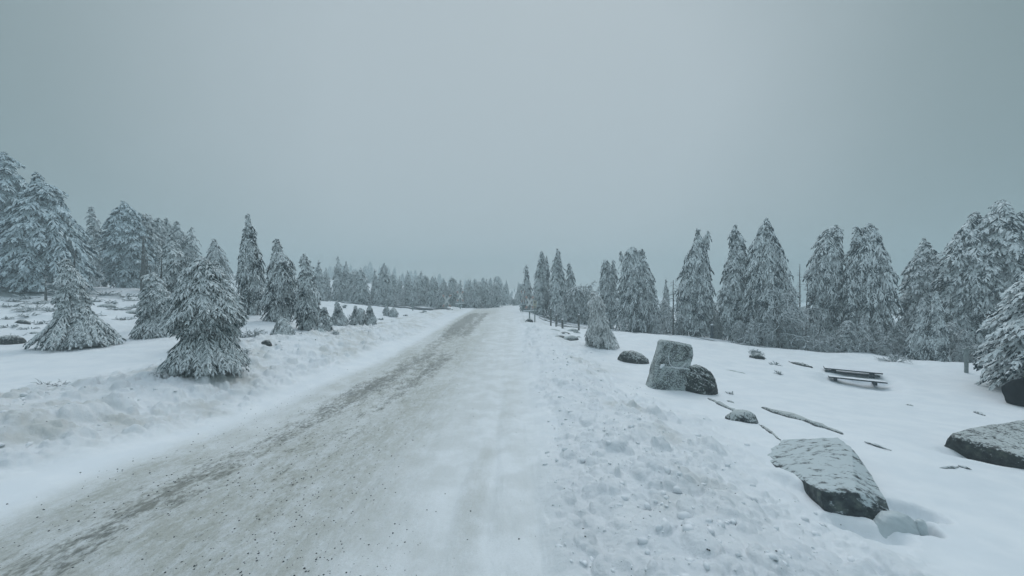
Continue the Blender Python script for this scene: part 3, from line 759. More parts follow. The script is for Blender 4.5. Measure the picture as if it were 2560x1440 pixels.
# low fill in that row
for i in range(20):
    px = 780 + i*23 + rngp.uniform(-8, 8)
    row_tree(px, rngp.uniform(706, 736), rngp.uniform(37.5, 42), 'low young spruce filling the foot of the row behind the railway', 'low young spruces at the foot of the railway row', None, 1.6)
for i in range(14):
    px = 962 + i*21 + rngp.uniform(-6, 6)
    row_tree(px, 676 + 26*max(0, (px - 1060)/200) + rngp.uniform(-4, 16), rngp.uniform(41, 47), 'spruce of the second row behind the railway, half veiled by fog', 'second-row spruces behind the railway', None, 1.25)
# hazy hillside
n_h = 0
for i in range(118):
    t = (i + .5)/118; D = 80 + 78*t + rngp.uniform(-2, 2)
    px = rngp.uniform(760, 1300)
    ridge_y = 652 + 62*max(0, (px - 930)/370)**1.3 + (0 if px > 930 else (930-px)*.05)
    tp = ridge_y + (1-t)*34 + rngp.uniform(-4, 14)
    row_tree(px, tp, D, 'spruce fading into fog on the hillside beyond the railway', 'fog-faded spruces on the hillside', None, 1.1)
for i in range(22):
    D = rngp.uniform(54, 80); px = rngp.uniform(1165, 1345)
    row_tree(px, 742 - 48*(D/80) + rngp.uniform(-8, 8), D, 'spruce fading into fog on the hillside beyond the railway', 'fog-faded spruces on the hillside', None, 1.1)
# left grove backfill
for i in range(14):
    D = rngp.uniform(26, 36); px = rngp.uniform(-60, 720)
    tp = 640 + 40*(px/720) + rngp.uniform(-12, 25)
    row_tree(px, tp, D, 'dim spruce deep inside the left grove behind the front trunks', 'dim spruces deep in the left grove', None, 1.15)
# right forest backfill and feet
for i in range(18):
    px = rngp.uniform(1300, 2620); D = rngp.uniform(30, 40) if px < 1700 else rngp.uniform(24, 34)
    gap = 1985 < px < 2025 or 2235 < px < 2262
    tp = rngp.uniform(715, 745) + (30 if gap else 0)
    row_tree(px, tp, D, 'low spruce half hidden between the big trunks of the right forest', 'low spruces deep in the right forest', None, 1.25)
RIGHT = [(1355, 'twin-topped spruce right of the road'), (1395, 'one-sided leaning spruce'), (1430, 'dark narrow ragged spruce'), (1515, 'hook-topped spruce'), (1585, 'massive many-topped spruce'),
         (1745, 'spruce with two horn-like tips'), (1838, 'spruce with the feathery tip'), (1915, 'tallest cone-shaped spruce'), (2072, 'windswept flat-topped spruce'), (2165, 'heavy twin-headed spruce'),
         (2312, 'dark cone-shaped spruce'), (2430, 'great right-edge spruce')]
for px, tp, D in [(1440,715,29),(1472,735,29),(1395,757,27),(1410,762,26.5),(1560,790,24),(1625,765,25.5),(1660,745,26.5),(1700,790,22.5),(1642,785,24),
                  (1780,745,23),(1795,775,22),(1880,790,19),(1850,800,20),(1925,800,18.9),(1960,780,19),(2000,815,18.5),(2030,800,18),(2060,820,17.5),(2085,830,17.2),
                  (2120,800,17),(2160,790,16.8),(2200,800,16.8),(2228,815,16.6),(2250,790,17),(2380,800,15.5),(2410,820,15),(2215,840,16.2),(2395,850,14.8),(2440,860,14.5)]:
    hx, nm_ = min(RIGHT, key=lambda q: abs(q[0] - px))
    row_tree(px, tp, D, ('taller' if tp < 775 else 'little' if tp > 812 else 'young') + ' frosted spruce at the %s foot of the %s' % ('left' if px < hx else 'right', nm_), 'young spruces along the foot of the right forest', None, 1.5)
row_tree(1661, 697, 30, 'small twin spire between the massive drooping spruce and the horned one', None, 2, .8)
row_tree(1668, 693, 30.5, 'thinner right-hand one of the small paired spires left of the horned spruce', None, 2, .6)
row_tree(640, 655, 27, 'faint spire showing between the tall narrow spruce and the double-stage one', None, 2)
row_tree(672, 668, 26, 'low faint spruce left of the double-stage spire', None, 0)
row_tree(780, 668, 26, 'dim spruce behind the right shoulder of the curled-tip spruce', None, 0)

# ================================================================== rocks
def G(px, py, dmax=60):
    """where the sight line through a pixel meets the ground"""
    D = np.exp(np.linspace(math.log(1.6), math.log(dmax), 900))
    x = (px-1280)/FPX*D; z = EYE - (py-HORIZON)/FPX*D
    hit = np.where(z <= height(x, D, False))[0]
    i = hit[0] if len(hit) else len(D)-1
    return np.array([x[i], D[i], float(height(x[i:i+1], D[i:i+1], False)[0])])

import bmesh
def hull_rock(name, pts, mat, label, cat='rock', group=None, sub=4, amp=.03, smooth_it=1, seed=0, freq=3.0, fine=.012):
    pts = np.array(pts, float); c = pts.mean(0); c[2] = pts[:, 2].min()
    bm = bmesh.new()
    for p in pts: bm.verts.new(tuple(p - c))
    bmesh.ops.convex_hull(bm, input=bm.verts)
    for v in [v for v in bm.verts if not v.link_faces]: bm.verts.remove(v)
    bmesh.ops.triangulate(bm, faces=bm.faces)
    size = np.ptp(pts, axis=0).max()
    for _ in range(max(3, sub)):
        lng = [e for e in bm.edges if e.calc_length() > size/(9*1.6**_)] if _ < 2 else bm.edges[:]
        bmesh.ops.subdivide_edges(bm, edges=lng, cuts=1, use_grid_fill=True)
        bmesh.ops.triangulate(bm, faces=bm.faces)
        if _ == 2:
            for k in range(smooth_it*2): bmesh.ops.smooth_vert(bm, verts=bm.verts, factor=.5, use_axis_x=True, use_axis_y=True, use_axis_z=True)
    bm.normal_update()
    co = np.array([v.co[:] for v in bm.verts]); no = np.array([v.normal[:] for v in bm.verts])
    f = freq/size
    d = amp*(fbm(co[:, 0]*f + co[:, 2]*f*1.7, co[:, 1]*f - co[:, 2]*f*1.1, seed, 4)) + fine*fbm(co[:, 0]*f*9 + co[:, 2]*f*9, co[:, 1]*f*9 - co[:, 2]*f*7, seed+9, 3)
    co = co + no*d[:, None]
    for v, q in zip(bm.verts, co): v.co = q
    me = bpy.data.meshes.new(name); bm.to_mesh(me); bm.free()
    me.materials.append(mat); me.polygons.foreach_set('use_smooth', np.ones(len(me.polygons), bool))
    o = link(name, me, None, tuple(c)); tag(o, label, cat, group); return o

def dome_rock(name, px, py, wpx, hpx, mat, label, depth=.8, rot=0., cat='rock', group=None, seed=0, sharp=2.2, skew=0., D=None, sub=3):
    """a boulder whose visible part is wpx by hpx pixels, its foot centred on (px, py)"""
    p = G(px, py) if D is None else P(px, py, D)
    D = p[1]; w = wpx/FPX*D/2; h = hpx/FPX*D; d = w*depth
    rng = np.random.default_rng(seed); pts = []
    for a in np.linspace(0, 2*np.pi, 13)[:-1]:
        for t in (0, .35, .7, .92):
            r = (1 - t**sharp)**(1/sharp)*rng.uniform(.88, 1.05)
            X = math.cos(a)*w*r + skew*w*t; Y = math.sin(a)*d*r
            pts.append((p[0] + X*math.cos(rot) - Y*math.sin(rot), p[1] + d + X*math.sin(rot) + Y*math.cos(rot), p[2] - .04 + (h+.04)*t + (0 if t else -.12)))
    pts.append((p[0] + skew*w, p[1] + d, p[2] + h))
    zs = [H(q[0], q[1]) for q in pts[::4]]
    pts += [(q[0], q[1], z - .2) for q, z in zip(pts[::4], zs)]
    return hull_rock(name, pts, mat, label, cat, group, sub=sub, amp=.09*h, seed=seed, fine=.02*h, freq=4)

# memorial stone: a slab cut flat in front, with a raised round medallion and a ledge under it
def memorial():
    D = 7.95
    bl, br = P(1627, 972, D), P(1721, 985, D-.02); tl, tr = P(1662, 850, D+.06), P(1733, 862, D+.05)
    nu, nv = 90, 120
    u, v = np.meshgrid(np.linspace(0, 1, nu), np.linspace(0, 1, nv))
    # rounded outline: shrink u near the top corners
    top = sstep(.93, 1.0, v)**2
    uu = .5 + (u-.5)*(1 - .09*top - .02*noise2(v*5, v*0+1, 3))
    vv = v*(1 - .015*np.abs(2*u-1)**3*(v > .5))
    b0 = bl[None, None]*(1-uu[..., None]) + br[None, None]*uu[..., None]
    t0 = tl[None, None]*(1-uu[..., None]) + tr[None, None]*uu[..., None]
    # the right side bulges out above the middle
    S = b0*(1-vv[..., None]) + t0*vv[..., None]
    S[..., 0] += .05*np.exp(-((v-.78)/.16)**2)*sstep(.4, 1, u)
    cu, cv, r = .55, .72, .27
    d = np.sqrt(((u-cu)/.30)**2 + ((v-cv)/.24)**2)
    y = -.010*np.exp(-((d-1)/.05)**2) + .010*sstep(1.0, .85, d)                     # ring around a sunk medallion
    y += -.010*fbm(u*14, v*18, 12, 3)*sstep(.85, .5, d)
    ledge = sstep(.475, .455, v - .04*u)
    y += -.030*ledge                                                                 # lower half stands proud
    y += .0*ledge                             # notch at the left
    y += -.020*fbm(u*5, v*6, 15, 4) - .010*fbm(u*26, v*30, 17, 3) - .03*sstep(.3, 0, v)*np.abs(fbm(u*9, v*9, 19, 3))
    edge = np.minimum(np.minimum(u, 1-u), 1-v); y += .05*sstep(.05, 0, edge)
    Fr = S.copy(); Fr[..., 1] += y
    Bk = S.copy(); Bk[..., 1] += .30 + .03*fbm(u*4, v*4, 23, 2); Bk[..., 0] = Bk[..., 0]*.995
    A = np.concatenate([Fr.reshape(-1, 3), Bk.reshape(-1, 3)]); o0 = np.array([(bl[0]+br[0])/2, D, bl[2]])
    i = np.arange(nv-1)[:, None]*nu; j = np.arange(nu-1)[None]
    q = np.stack([i+j, i+j+1, i+nu+j+1, i+nu+j], -1).reshape(-1, 4)
    n = nu*nv; F = [q, q[:, ::-1] + n]
    def strip(idx):
        a = idx[:-1]; b = idx[1:]; return np.stack([a, a+n, b+n, b], -1)
    F += [strip(np.arange(nv)*nu)[:, ::-1][:, ::-1], strip((np.arange(nv)*nu + nu-1)[::-1]), strip((np.arange(nu) + (nv-1)*nu)), strip(np.arange(nu)[::-1])]
    me = new_mesh('memorial_stone', A - o0, np.concatenate(F), M_stone, True)
    bm = bmesh.new(); bm.from_mesh(me); bmesh.ops.recalc_face_normals(bm, faces=bm.faces); bm.to_mesh(me); bm.free()
    o = link('memorial_stone', me, None, tuple(o0))
    tag(o, 'upright rime-covered granite slab with a round medallion, leaning slightly right in the snow', 'memorial stone')
    # hoar-filled groove round the medallion and along the ledge
    def surf(uq, vq):
        j = np.clip((np.array(uq)*(nu-1)).round().astype(int), 0, nu-1); i_ = np.clip((np.array(vq)*(nv-1)).round().astype(int), 0, nv-1)
        return Fr[i_, j] - o0 + np.array([0, -.006, 0])
    a = np.linspace(1.02*np.pi, 1.85*np.pi, 50)
    rm_ = MB(); rm_.tube(surf(cu + .30*np.cos(a), cv + .24*np.sin(a)), .0055, 5, jit=.002, rng=np.random.default_rng(3)); rm_.build('medallion_rim', M_snow, o)
    lg = MB(); lg.tube(surf(np.linspace(.27, .93, 24), .470 + .04*np.linspace(.27, .93, 24)), .008, 5, jit=.002, rng=np.random.default_rng(4)); lg.build('snow_line', M_snow, o)
    # drift lodged in the notch
    mb = MB(); c = P(1657, 915, D-.02)
    a = np.linspace(0, np.pi, 9)
    sn = hull_rock('snow_patch', [c + .72*np.array(q) for q in [(-.085, .02, -.09), (.085, .02, .055), (-.06, .02, .05), (.05, .02, .0), (-.07, -.028, -.07), (.05, -.022, .035), (-.045, -.022, .03), (-.02, .05, 0)]], M_snow, None, sub=2, amp=.004, fine=0)
    sn.parent = o; sn.location = Vector(sn.location) - Vector(tuple(o0))
    for k in ('label', 'category'):
        if k in sn: del sn[k]
memorial()
dome_rock('boulder', 1762, 984, 108, 68, M_darkrock, 'rounded dark boulder streaked with snow, right against the memorial stone', .7, -.12, 'boulder', seed=4, sharp=1.9, skew=-.12, D=7.75, sub=4)
dome_rock('boulder', 1594, 910, 78, 30, M_darkrock, 'low dark boulder with reddish-black front left of the memorial stone', .7, -.3, 'boulder', seed=5, skew=-.25)
dome_rock('boulder', 1866, 1058, 78, 27, M_granite, 'small rounded rock poking from the drift between memorial stone and foreground slab', .6, -.55, 'boulder', seed=6, skew=.15)

# foreground slab
def slab():
    pts = [P(1880,1133,4.64), P(1958,1104,4.92), P(2095,1097,4.58), P(2128,1122,4.28), P(2178,1190,3.75), P(2214,1256,3.30),
           P(2140,1240,3.22), P(2056,1238,3.24), P(1990,1186,3.72), P(1908,1152,4.30), P(2224,1290,3.20)]
    pts = [p + np.array([0, 0, .03]) for p in pts]
    low = [P(2062,1272,3.20), P(2130,1310,3.15), P(2228,1334,3.12), P(2190,1330,3.12)]
    low += [p + np.array([0, .2, -.35]) for p in (P(1960,1107,5.0), P(2092,1100,5.1), P(2207,1262,4.2))]
    low += [p + np.array([0, .06, -.22]) for p in (P(2226,1332,3.05), P(2066,1275,3.2), P(1893,1130,4.62))]
    o = hull_rock('granite_slab', pts + low, M_slab, 'big tilted granite slab dusted with snow in the right foreground', 'slab', None, 5, .022, 0, 8, 3.5, .007)
slab()
dome_rock('ice_lump', 2272, 1356, 124, 58, M_ice, 'smooth wind-glazed grey snow lump against the lower right of the foreground slab', .55, .05, 'ice', seed=31, sharp=2.4, D=2.98, sub=4)
dome_rock('ice_lump', 2318, 1352, 44, 46, M_ice, 'smaller glazed snow lump right beside the bigger one by the slab', .8, .1, 'ice', seed=32, sharp=2.4, D=3.0, sub=4)
# slab at right edge
def slab2():
    pts = [P(2363,1086,5.05), P(2460,1066,5.3), P(2560,1052,5.3), P(2700,1060,5.2), P(2440,1100,4.85), P(2520,1124,4.62), P(2570,1146,4.42), P(2720,1170,4.3), P(2650,1040,5.8)]
    low = [p + np.array([0, .12, -.3]) for p in pts[:1] + pts[4:8]]
    hull_rock('boulder', pts + low, M_darkrock, 'pointed dark boulder cut off by the right edge, nearest on that side', 'boulder', None, 5, .03, 1, 9, 4, .010)
slab2()
bk = P(2606, 1008, 8.0)  # black solid added in place of the dark hollow beneath the boughs
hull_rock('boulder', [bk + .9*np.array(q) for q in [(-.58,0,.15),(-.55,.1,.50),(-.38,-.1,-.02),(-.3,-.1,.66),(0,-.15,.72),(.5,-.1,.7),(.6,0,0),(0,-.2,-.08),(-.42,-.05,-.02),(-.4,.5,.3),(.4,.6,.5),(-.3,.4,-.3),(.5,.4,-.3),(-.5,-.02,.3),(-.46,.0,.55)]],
          M_black, 'pitch-black rounded mass standing for the shaded hollow under the snowy boughs at the right edge', 'boulder', None, 3, .03, 2, 10)
# thin ridges of rock just breaking the snow
def ridge(px0, py0, px1, py1, tpx, mat, label, seed, group=None, name='rock_ridge', cat='rock', bend=0.0, lift=.0):
    a, b = G(px0, py0), G(px1, py1); n = 14; rng = np.random.default_rng(seed)
    mb = MB(); pts = []; rad = []
    for i in range(n):
        t = i/(n-1); q = a*(1-t) + b*t
        D = q[1]; w = tpx/FPX*D
        perp = np.array([-(b-a)[1], (b-a)[0], 0]); perp /= np.linalg.norm(perp) + 1e-9
        q = q + perp*(bend*math.sin(math.pi*t) + rng.normal(0, .12*w))
        q[2] = H(q[0], q[1]) + lift*w
        pts.append(q); rad.append(w*(.25 + .8*math.sin(math.pi*min(1, t*1.08))**.8)*rng.uniform(.7, 1.25))
    c = np.array(pts[0]); 
    mb.tube(np.array(pts) - c, rad, 7, jit=.12*tpx/FPX*a[1], rng=rng)
    o = mb.build(name, mat, None, tuple(c), True); tag(o, label, cat, group); return o
ridge(1770, 997, 1845, 1032, 6, M_granite, 'thin rock edge running from the memorial boulder to the small rounded rock', 1)
ridge(1898, 1062, 1950, 1100, 5, M_granite, 'short cracked rock edge between the small rounded rock and the foreground slab', 2)
ridge(1903, 1019, 2104, 1084, 9, M_granite, 'long low rock sliver in smooth snow above the foreground slab', 3)
ridge(1972, 905, 2030, 919, 6, M_darkrock, 'dark rock sliver left of the picnic table', 4)
ridge(1874, 893, 1914, 899, 9, M_darkrock, 'low dark rock with a frosted tuft behind it, mid-distance left of the table', 5, lift=.3)
ridge(2160, 1106, 2228, 1127, 3, M_twig, 'thin bare twig on the snow right above the foreground slab', 6, name='twig', cat='twig', lift=.5)
ridge(2350, 1172, 2395, 1169, 4, M_twig, 'low heather tip poking through the snow below the pointed boulder', 7, name='twig', cat='twig', lift=.4)
ridge(2395, 1166, 2428, 1175, 4, M_twig, 'second heather tip to the right of the low one below the pointed boulder', 8, name='twig', cat='twig', lift=.4)
ridge(2435, 1031, 2462, 1040, 4, M_twig, 'small forked twig above the pointed right boulder', 9, name='twig', cat='twig', lift=.4)
ridge(2264, 1012, 2286, 1017, 3, M_darkrock, 'tiny dark stone tip below the picnic table', 10)
ridge(1817, 1002, 1836, 1008, 3, M_granite, 'tiny rock edge at the right foot of the memorial boulder', 12)
ridge(1810, 926, 1862, 934, 3, M_granite, 'faint rock line behind the memorial boulder', 13)
# rock pile by the fence
pile = [(1388, 828, 34, 5), (1408, 838, 44, 8), (1430, 829, 36, 7), (1444, 834, 26, 5), (1400, 846, 40, 7), (1424, 851, 52, 11), (1447, 845, 22, 4)]
names_ = ['leftmost sliver', 'arched middle piece', 'upper piece under the post', 'upper right end', 'lower left slab', 'lowest and largest wedge', 'small right sliver']
for i, (px, py, w, h) in enumerate(pile):
    dome_rock('rock', px, py, w, h, M_darkrock if i in (1, 4) else M_granite, names_[i] + ' of the rock pile beside the fence posts', .5, -.2, 'rock', 'rocks in the pile beside the fence', 40+i, 1.7, (-.3, .2, .3, -.2, .1, .25, 0)[i], sub=2)
for i, (px, py, w, h, lb) in enumerate([(1324, 789+18, 22, 10, 'dark rock at the foot of the right crossing sign'), (1362, 803, 14, 4, 'flat grey stone right of the right crossing sign'),
      (1352, 790, 34, 7, 'low snow-capped rock left of the short fence'), (1384, 797, 30, 6, 'snow-capped log-like rock behind the first fence post')]):
    dome_rock('rock', px, py, w, h, M_darkrock, lb, .6, -.2, 'rock', None, 60+i, sub=2)
# left side rocks
for i, (px, py, w, h, lb) in enumerate([(660, 864, 30, 13, 'dark mossy stone on the meadow right of the two-tiered spruce'), (-6, 862, 74, 22, 'dark rounded rock cut off by the left edge of the photo'),
      (42, 810, 34, 10, 'pointed dark rock tip on the left meadow'), (74, 728, 46, 15, 'big dark boulder below the broad left spruce'), (48, 736, 18, 5, 'small dark stone left below the big dark boulder'),
      (76, 836, 30, 6, 'flat grey rock on the left meadow under the pointed tip'), (250, 868, 44, 6, 'frost-covered hummock at the foot of the leftmost meadow spruce'),
      (324, 784, 52, 8, 'long low rock showing between the leftmost meadow spruce and its neighbour'), (252, 768, 46, 8, 'grey frosted rock behind the leftmost meadow spruce'), (1195, 795, 3, 1, '')]):
    if not lb: continue
    dome_rock('rock', px, py, w, h, M_granite if i in (5, 6, 7, 8) else M_darkrock, lb, .6, .1, 'rock', None, 80+i, sub=2)

# ================================================================== frosted shrubs and heather
def shrub_mesh(seed, h, w, n=26, rad=.012, droop=.3, gen=3):
    rng = np.random.default_rng(seed); mb = MB()
    def grow(p, d, L, r, g):
        k = 4; pts = [p]; dd = d.copy()
        for _ in range(k-1):
            dd = dd + rng.normal(0, .22, 3) + np.array([0, 0, -droop*.25]); dd /= np.linalg.norm(dd)
            pts.append(pts[-1] + dd*L/(k-1))
            if pts[-1][2] < .01: pts[-1][2] = .01
        mb.tube(np.array(pts), np.linspace(r, r*.6, k), 4 if g else 5, cap=False)
        if g > 0:
            for _ in range(rng.integers(2, 5)):
                q = pts[rng.integers(1, k)]; nd = dd + rng.normal(0, .65, 3); nd /= np.linalg.norm(nd)
                grow(q.copy(), nd, L*rng.uniform(.45, .75), r*.72, g-1)
    for _ in range(n):
        a = rng.uniform(0, 6.28); t = rng.uniform(0, 1)**.7
        d = np.array([math.cos(a)*w*t, math.sin(a)*w*t, h*(1.1-.6*t)]); L = np.linalg.norm(d)*.62; d /= np.linalg.norm(d)
        grow(np.array([math.cos(a)*w*.18*t, math.sin(a)*w*.18*t, -.02]), d, L, rad, gen-1)
    return mb
def shrub(px, py, wpx, hpx, label, seed, name='frosted_shrub', cat='shrub', group=None, n=22, gen=3, mat=None, D=None, thick=1.0):
    p = G(px, py) if D is None else P(px, py, D)
    D = p[1]; h = hpx/FPX*D; w = wpx/FPX*D/2
    p = p + np.array([0, w*.3, 0]); z = H(p[0], p[1])
    mb = shrub_mesh(seed, h, w, n, max(.006, .0011*D)*thick, gen=gen)
    o = mb.build(name, mat or M_rime, None, (p[0], p[1], z)); tag(o, label, cat, group); return o
shrub(632, 843, 56, 26, 'rimed grey shrub between the two-tiered spruce and the squat little one', 1)
shrub(604, 888, 50, 20, 'low frosted heather bush at the bank right of the two-tiered spruce skirt', 2)
shrub(836, 838, 26, 14, 'frosted twig bush right of the tiny long-branched spruce', 3)
shrub(888, 812, 40, 34, 'pale rimed bush in front of the ragged many-topped sapling', 4)
shrub(722, 785, 50, 22, 'rimed undergrowth between the double-stage spruce and the grey curled-tip one', 5, n=30)
shrub(120, 972, 90, 14, 'long low tangle of bare twigs in smooth snow at the far left', 6, mat=M_twig, n=16)
shrub(385, 950, 70, 14, 'frosted twigs at the left foot of the big two-tiered spruce', 7, mat=M_twig, n=20)
shrub(320, 960, 30, 8, 'small twig tuft left of the two-tiered spruce on the snow edge', 8, mat=M_twig, n=8)
shrub(250, 866, 40, 12, 'frosted tuft in front of the leftmost meadow spruce', 9)
shrub(50, 782, 84, 16, 'widest frosted heather patch on the far left slope', 10, 'frosted_heather', 'heather')
HL = ['heather clump {} on the left slope']
hp = [(20, 756, 60, 9), (130, 757, 50, 8), (94, 812, 60, 7), (20, 820, 50, 9), (20, 845, 60, 6), (250, 742, 90, 10), (320, 752, 60, 9), (290, 775, 60, 8), (236, 790, 50, 8),
      (30, 735, 70, 10), (180, 735, 70, 12), (305, 800, 50, 9), (340, 770, 60, 10), (140, 825, 40, 6),
      (10, 770, 70, 10), (60, 795, 60, 9), (115, 780, 50, 9), (0, 800, 50, 8), (75, 760, 50, 9), (60, 825, 60, 8), (150, 800, 30, 7), (270, 760, 60, 10), (305, 745, 60, 10), (220, 755, 50, 9), (150, 745, 60, 10), (60, 750, 60, 10), (345, 790, 40, 8), (110, 845, 40, 6)]
for i, (px, py, w, h) in enumerate(hp):
    shrub(px, py, w, h, 'grey frost-covered heather clump on the snowy slope below the left grove', 20+i, 'frosted_heather', 'heather', 'heather clumps on the left slope', n=16, gen=2, thick=1.3)
shrub(820, 800, 22, 12, 'tiny frosted tuft right of the grey curled-tip spruce', 41, n=12)
shrub(1013, 790, 16, 6, 'small frosted tuft on the snow before the railway, right of the saplings', 42, n=10)
shrub(1060, 782, 26, 8, 'wispy frosted tuft just in front of the rails left of the crossing sign', 43, n=10)
shrub(862, 770, 10, 12, 'tiny upright frosted sapling before the railway', 44, n=10)
shrub(1892, 890, 30, 24, 'frosted round tuft growing behind the low dark rock', 45, n=22)
shrub(1944, 914, 34, 9, 'faint frosted tuft right of the low dark rock', 46, n=10)
shrub(1948, 936, 34, 9, 'low frosted grass tuft nearer than the faint one, left of the table', 47, n=10)
shrub(1828, 988, 28, 10, 'frosted grass at the right foot of the memorial boulder', 48, n=10)
shrub(1500, 866, 60, 8, 'frosted grass at the foot of the small bent-tip spruce', 49, n=14)
shrub(2245, 905, 80, 24, 'fallen frosted branch at the forest edge above the picnic table', 50, 'frosted_branch', 'branch', n=16)
shrub(1985, 868, 60, 30, 'snow-covered fallen twigs at the forest edge under the bare trunks', 51, n=26)
shrub(2075, 880, 70, 46, 'dense frosted bush under the windswept flat-topped spruce', 52, n=30, mat=M_rime)
shrub(1800, 842, 60, 30, 'frosted brush between the horned spruce and the feathery-tip one', 53, n=26)
shrub(1655, 826, 60, 60, 'tangle of frosted bare branches right of the massive drooping spruce', 54, n=34)
shrub(1240, 766, 26, 26, 'pale frosted bush at the far bend of the road', 55, n=24, D=52)
shrub(1285, 762, 22, 28, 'frosted bush right where the road vanishes', 56, n=24, D=52)

for i, (px, py, w, h, lb) in enumerate([(742, 838, 26, 9, 'frosted tuft just right of the squat cone-shaped little spruce'), (775, 852, 30, 8, 'frosted grass between the squat spruce and the bank crest'),
      (690, 868, 34, 9, 'frosted grass right of the dark mossy stone'), (912, 832, 28, 8, 'frosted tuft on the bank below the ragged sapling'), (950, 800, 22, 8, 'frosted tuft right of the right-end sapling'),
      (985, 806, 26, 7, 'thin frosted tuft on the far bank crest left of the road'), (560, 905, 40, 10, 'frosted twigs at the right foot of the big two-tiered spruce'), (600, 846, 30, 14, 'rimed sprig between the two-tiered and the tall narrow spruce')]):
    shrub(px, py, w, h, lb, 120+i, n=12, gen=2, thick=1.2)
# the bright deciduous tree in front of the tallest cone-shaped spruce
def rimed_tree(px, py, wpx, hpx, D, label, seed):
    x = (px-1280)/FPX*D; zg = H(x, D); h = hpx/FPX*D; w = wpx/FPX*D/2
    root = link('rimed_birch', None, None, (x, D, zg)); tag(root, label, 'tree')
    rng = np.random.default_rng(seed); tk = MB(); cw = MB()
    tp = np.array([(0, 0, -.1), (.03, 0, h*.3), (-.06, 0, h*.55), (.05, 0, h*.8)]); tk.tube(tp, [.07, .055, .04, .02], 7)
    tk.build('trunk', M_bark, root)
    def grow(p, d, L, r, g):
        pts = [p]; dd = d
        for _ in range(4):
            dd = dd + rng.normal(0, .25, 3) + np.array([0, 0, -.12]); dd = dd/np.linalg.norm(dd); pts.append(pts[-1] + dd*L/4)
        cw.tube(np.array(pts), np.linspace(r, r*.6, 5), 4, cap=False)
        if g:
            for _ in range(4):
                nd = dd + rng.normal(0, .7, 3); grow(pts[rng.integers(1, 5)], nd/np.linalg.norm(nd), L*rng.uniform(.45, .7), r*.75, g-1)
    for i in range(17):
        t = rng.uniform(.35, 1); a = rng.uniform(0, 6.28)
        p = tp[0]*(1-t) + tp[3]*t; d = np.array([math.cos(a), math.sin(a)*.7, rng.uniform(.1, .6)])
        grow(p, d/np.linalg.norm(d), w*rng.uniform(.7, 1.15), .026, 3)
    cw.build('crown', M_rime, root)
rimed_tree(1945, 862, 130, 135, 18.6, 'bright rimed deciduous tree with curling branches before the tallest cone-shaped spruce', 5)
rimed_tree(1458, 800, 46, 118, 29, 'thin rimed bare tree between the dark narrow spruce and the hook-topped one', 6)

# dead trees and posts
def dead_tree(px, py, top, D, label, seed, r=.05, nbr=26, L=.5, lean=0., z0=.25, up=.1, mat=None, group=None, name='dead_tree'):
    x = (px-1280)/FPX*D; zg = H(x, D); h = EYE - (top-HORIZON)/FPX*D - zg
    root = link(name, None, None, (x, D, zg)); tag(root, label, 'dead tree', group)
    rng = np.random.default_rng(seed); tk = MB(); z = np.linspace(-.1, h, 8)
    pts = np.stack([lean*z/h + rng.normal(0, .012, 8), np.zeros(8), z], -1); tk.tube(pts, np.linspace(r, r*.25, 8), 7)
    tk.build('trunk', mat or M_bark, root, smooth=True)
    br = MB()
    for i in range(nbr):
        zz = h*rng.uniform(z0, .98); a = rng.uniform(0, 6.28); l = L*rng.uniform(.4, 1.1)*(1.15 - zz/h)
        p = np.array([lean*zz/h, 0, zz]); q = p + l*np.array([math.cos(a), math.sin(a), up + rng.normal(0, .1)])
        m = (p+q)/2 + np.array([0, 0, .06*l]); br.tube(np.array([p, m, q + [0, 0, -.12*l]]), [.016, .013, .007], 4, cap=False)
        for _ in range(3):
            e = m*rng.uniform(.2, 1) + q*rng.uniform(.0, .0) if False else p + (q-p)*rng.uniform(.3, 1)
            br.tube(np.array([e, e + l*.35*np.array([math.cos(a+rng.normal(0, .9)), math.sin(a+rng.normal(0, .9)), -.15])]), [.009, .005], 3, cap=False)
    if nbr >= 10: br.build('branches', M_rime, root)
    else: br.build('branches', M_rime, root)['kind'] = 'stuff'
dead_tree(1683, 833, 700, 21.8, 'dark bare trunk with frosted side twigs left of the horned spruce', 1, .065, 40, 1.5, -.0, .3, -.25)
dead_tree(1703, 838, 778, 21.6, 'thin upright dead stem right beside the dark bare trunk', 2, .03, 6, .2)
dead_tree(2000, 860, 660, 22.5, 'thin bare dead spruce in the gap left of the windswept one, its taller stem', 3, .06, 46, .55)
dead_tree(2014, 866, 676, 22, 'second bare dead stem in the gap, leaning a little right', 4, .055, 40, .5, .15)
dead_tree(2024, 868, 735, 21, 'shortest bare stem in the gap right of the rimed deciduous tree', 5, .05, 18, .4)
dead_tree(358, 726, 590, 21, 'pale broken trunk standing in front of the left grove', 6, .15, 14, .7)
dead_tree(368, 726, 640, 21.4, 'thinner pale trunk touching the broken one before the left grove', 7, .09, 10, .6)
dead_tree(187, 750, 632, 12, 'pale dead snag rising behind the leftmost meadow spruce', 8, .045, 3, .15, z0=.5)
dead_tree(195, 750, 674, 12.2, 'short pale snag next to the taller one behind the leftmost meadow spruce', 9, .045, 2, .12, z0=.5)
dead_tree(403, 790, 645, 11.4, 'pale dead snag sticking up behind the big two-tiered spruce', 10, .045, 2, .1, z0=.5)
dead_tree(376, 790, 672, 11.2, 'shorter pale snag above the rimed spruce left of the two-tiered one', 11, .04, 2, .1, z0=.5)
dead_tree(114, 732, 690, 17, 'small bare dead sapling below the broad left spruce', 12, .05, 26, .45, z0=.1)
dead_tree(1043, 762, 706, 37, 'dead pale stem in the gap of the railway row', 13, .07, 10, .4)
dead_tree(1254, 768, 746, 46, 'lone thin stem at the bend where the road disappears', 14, .04, 4, .2)

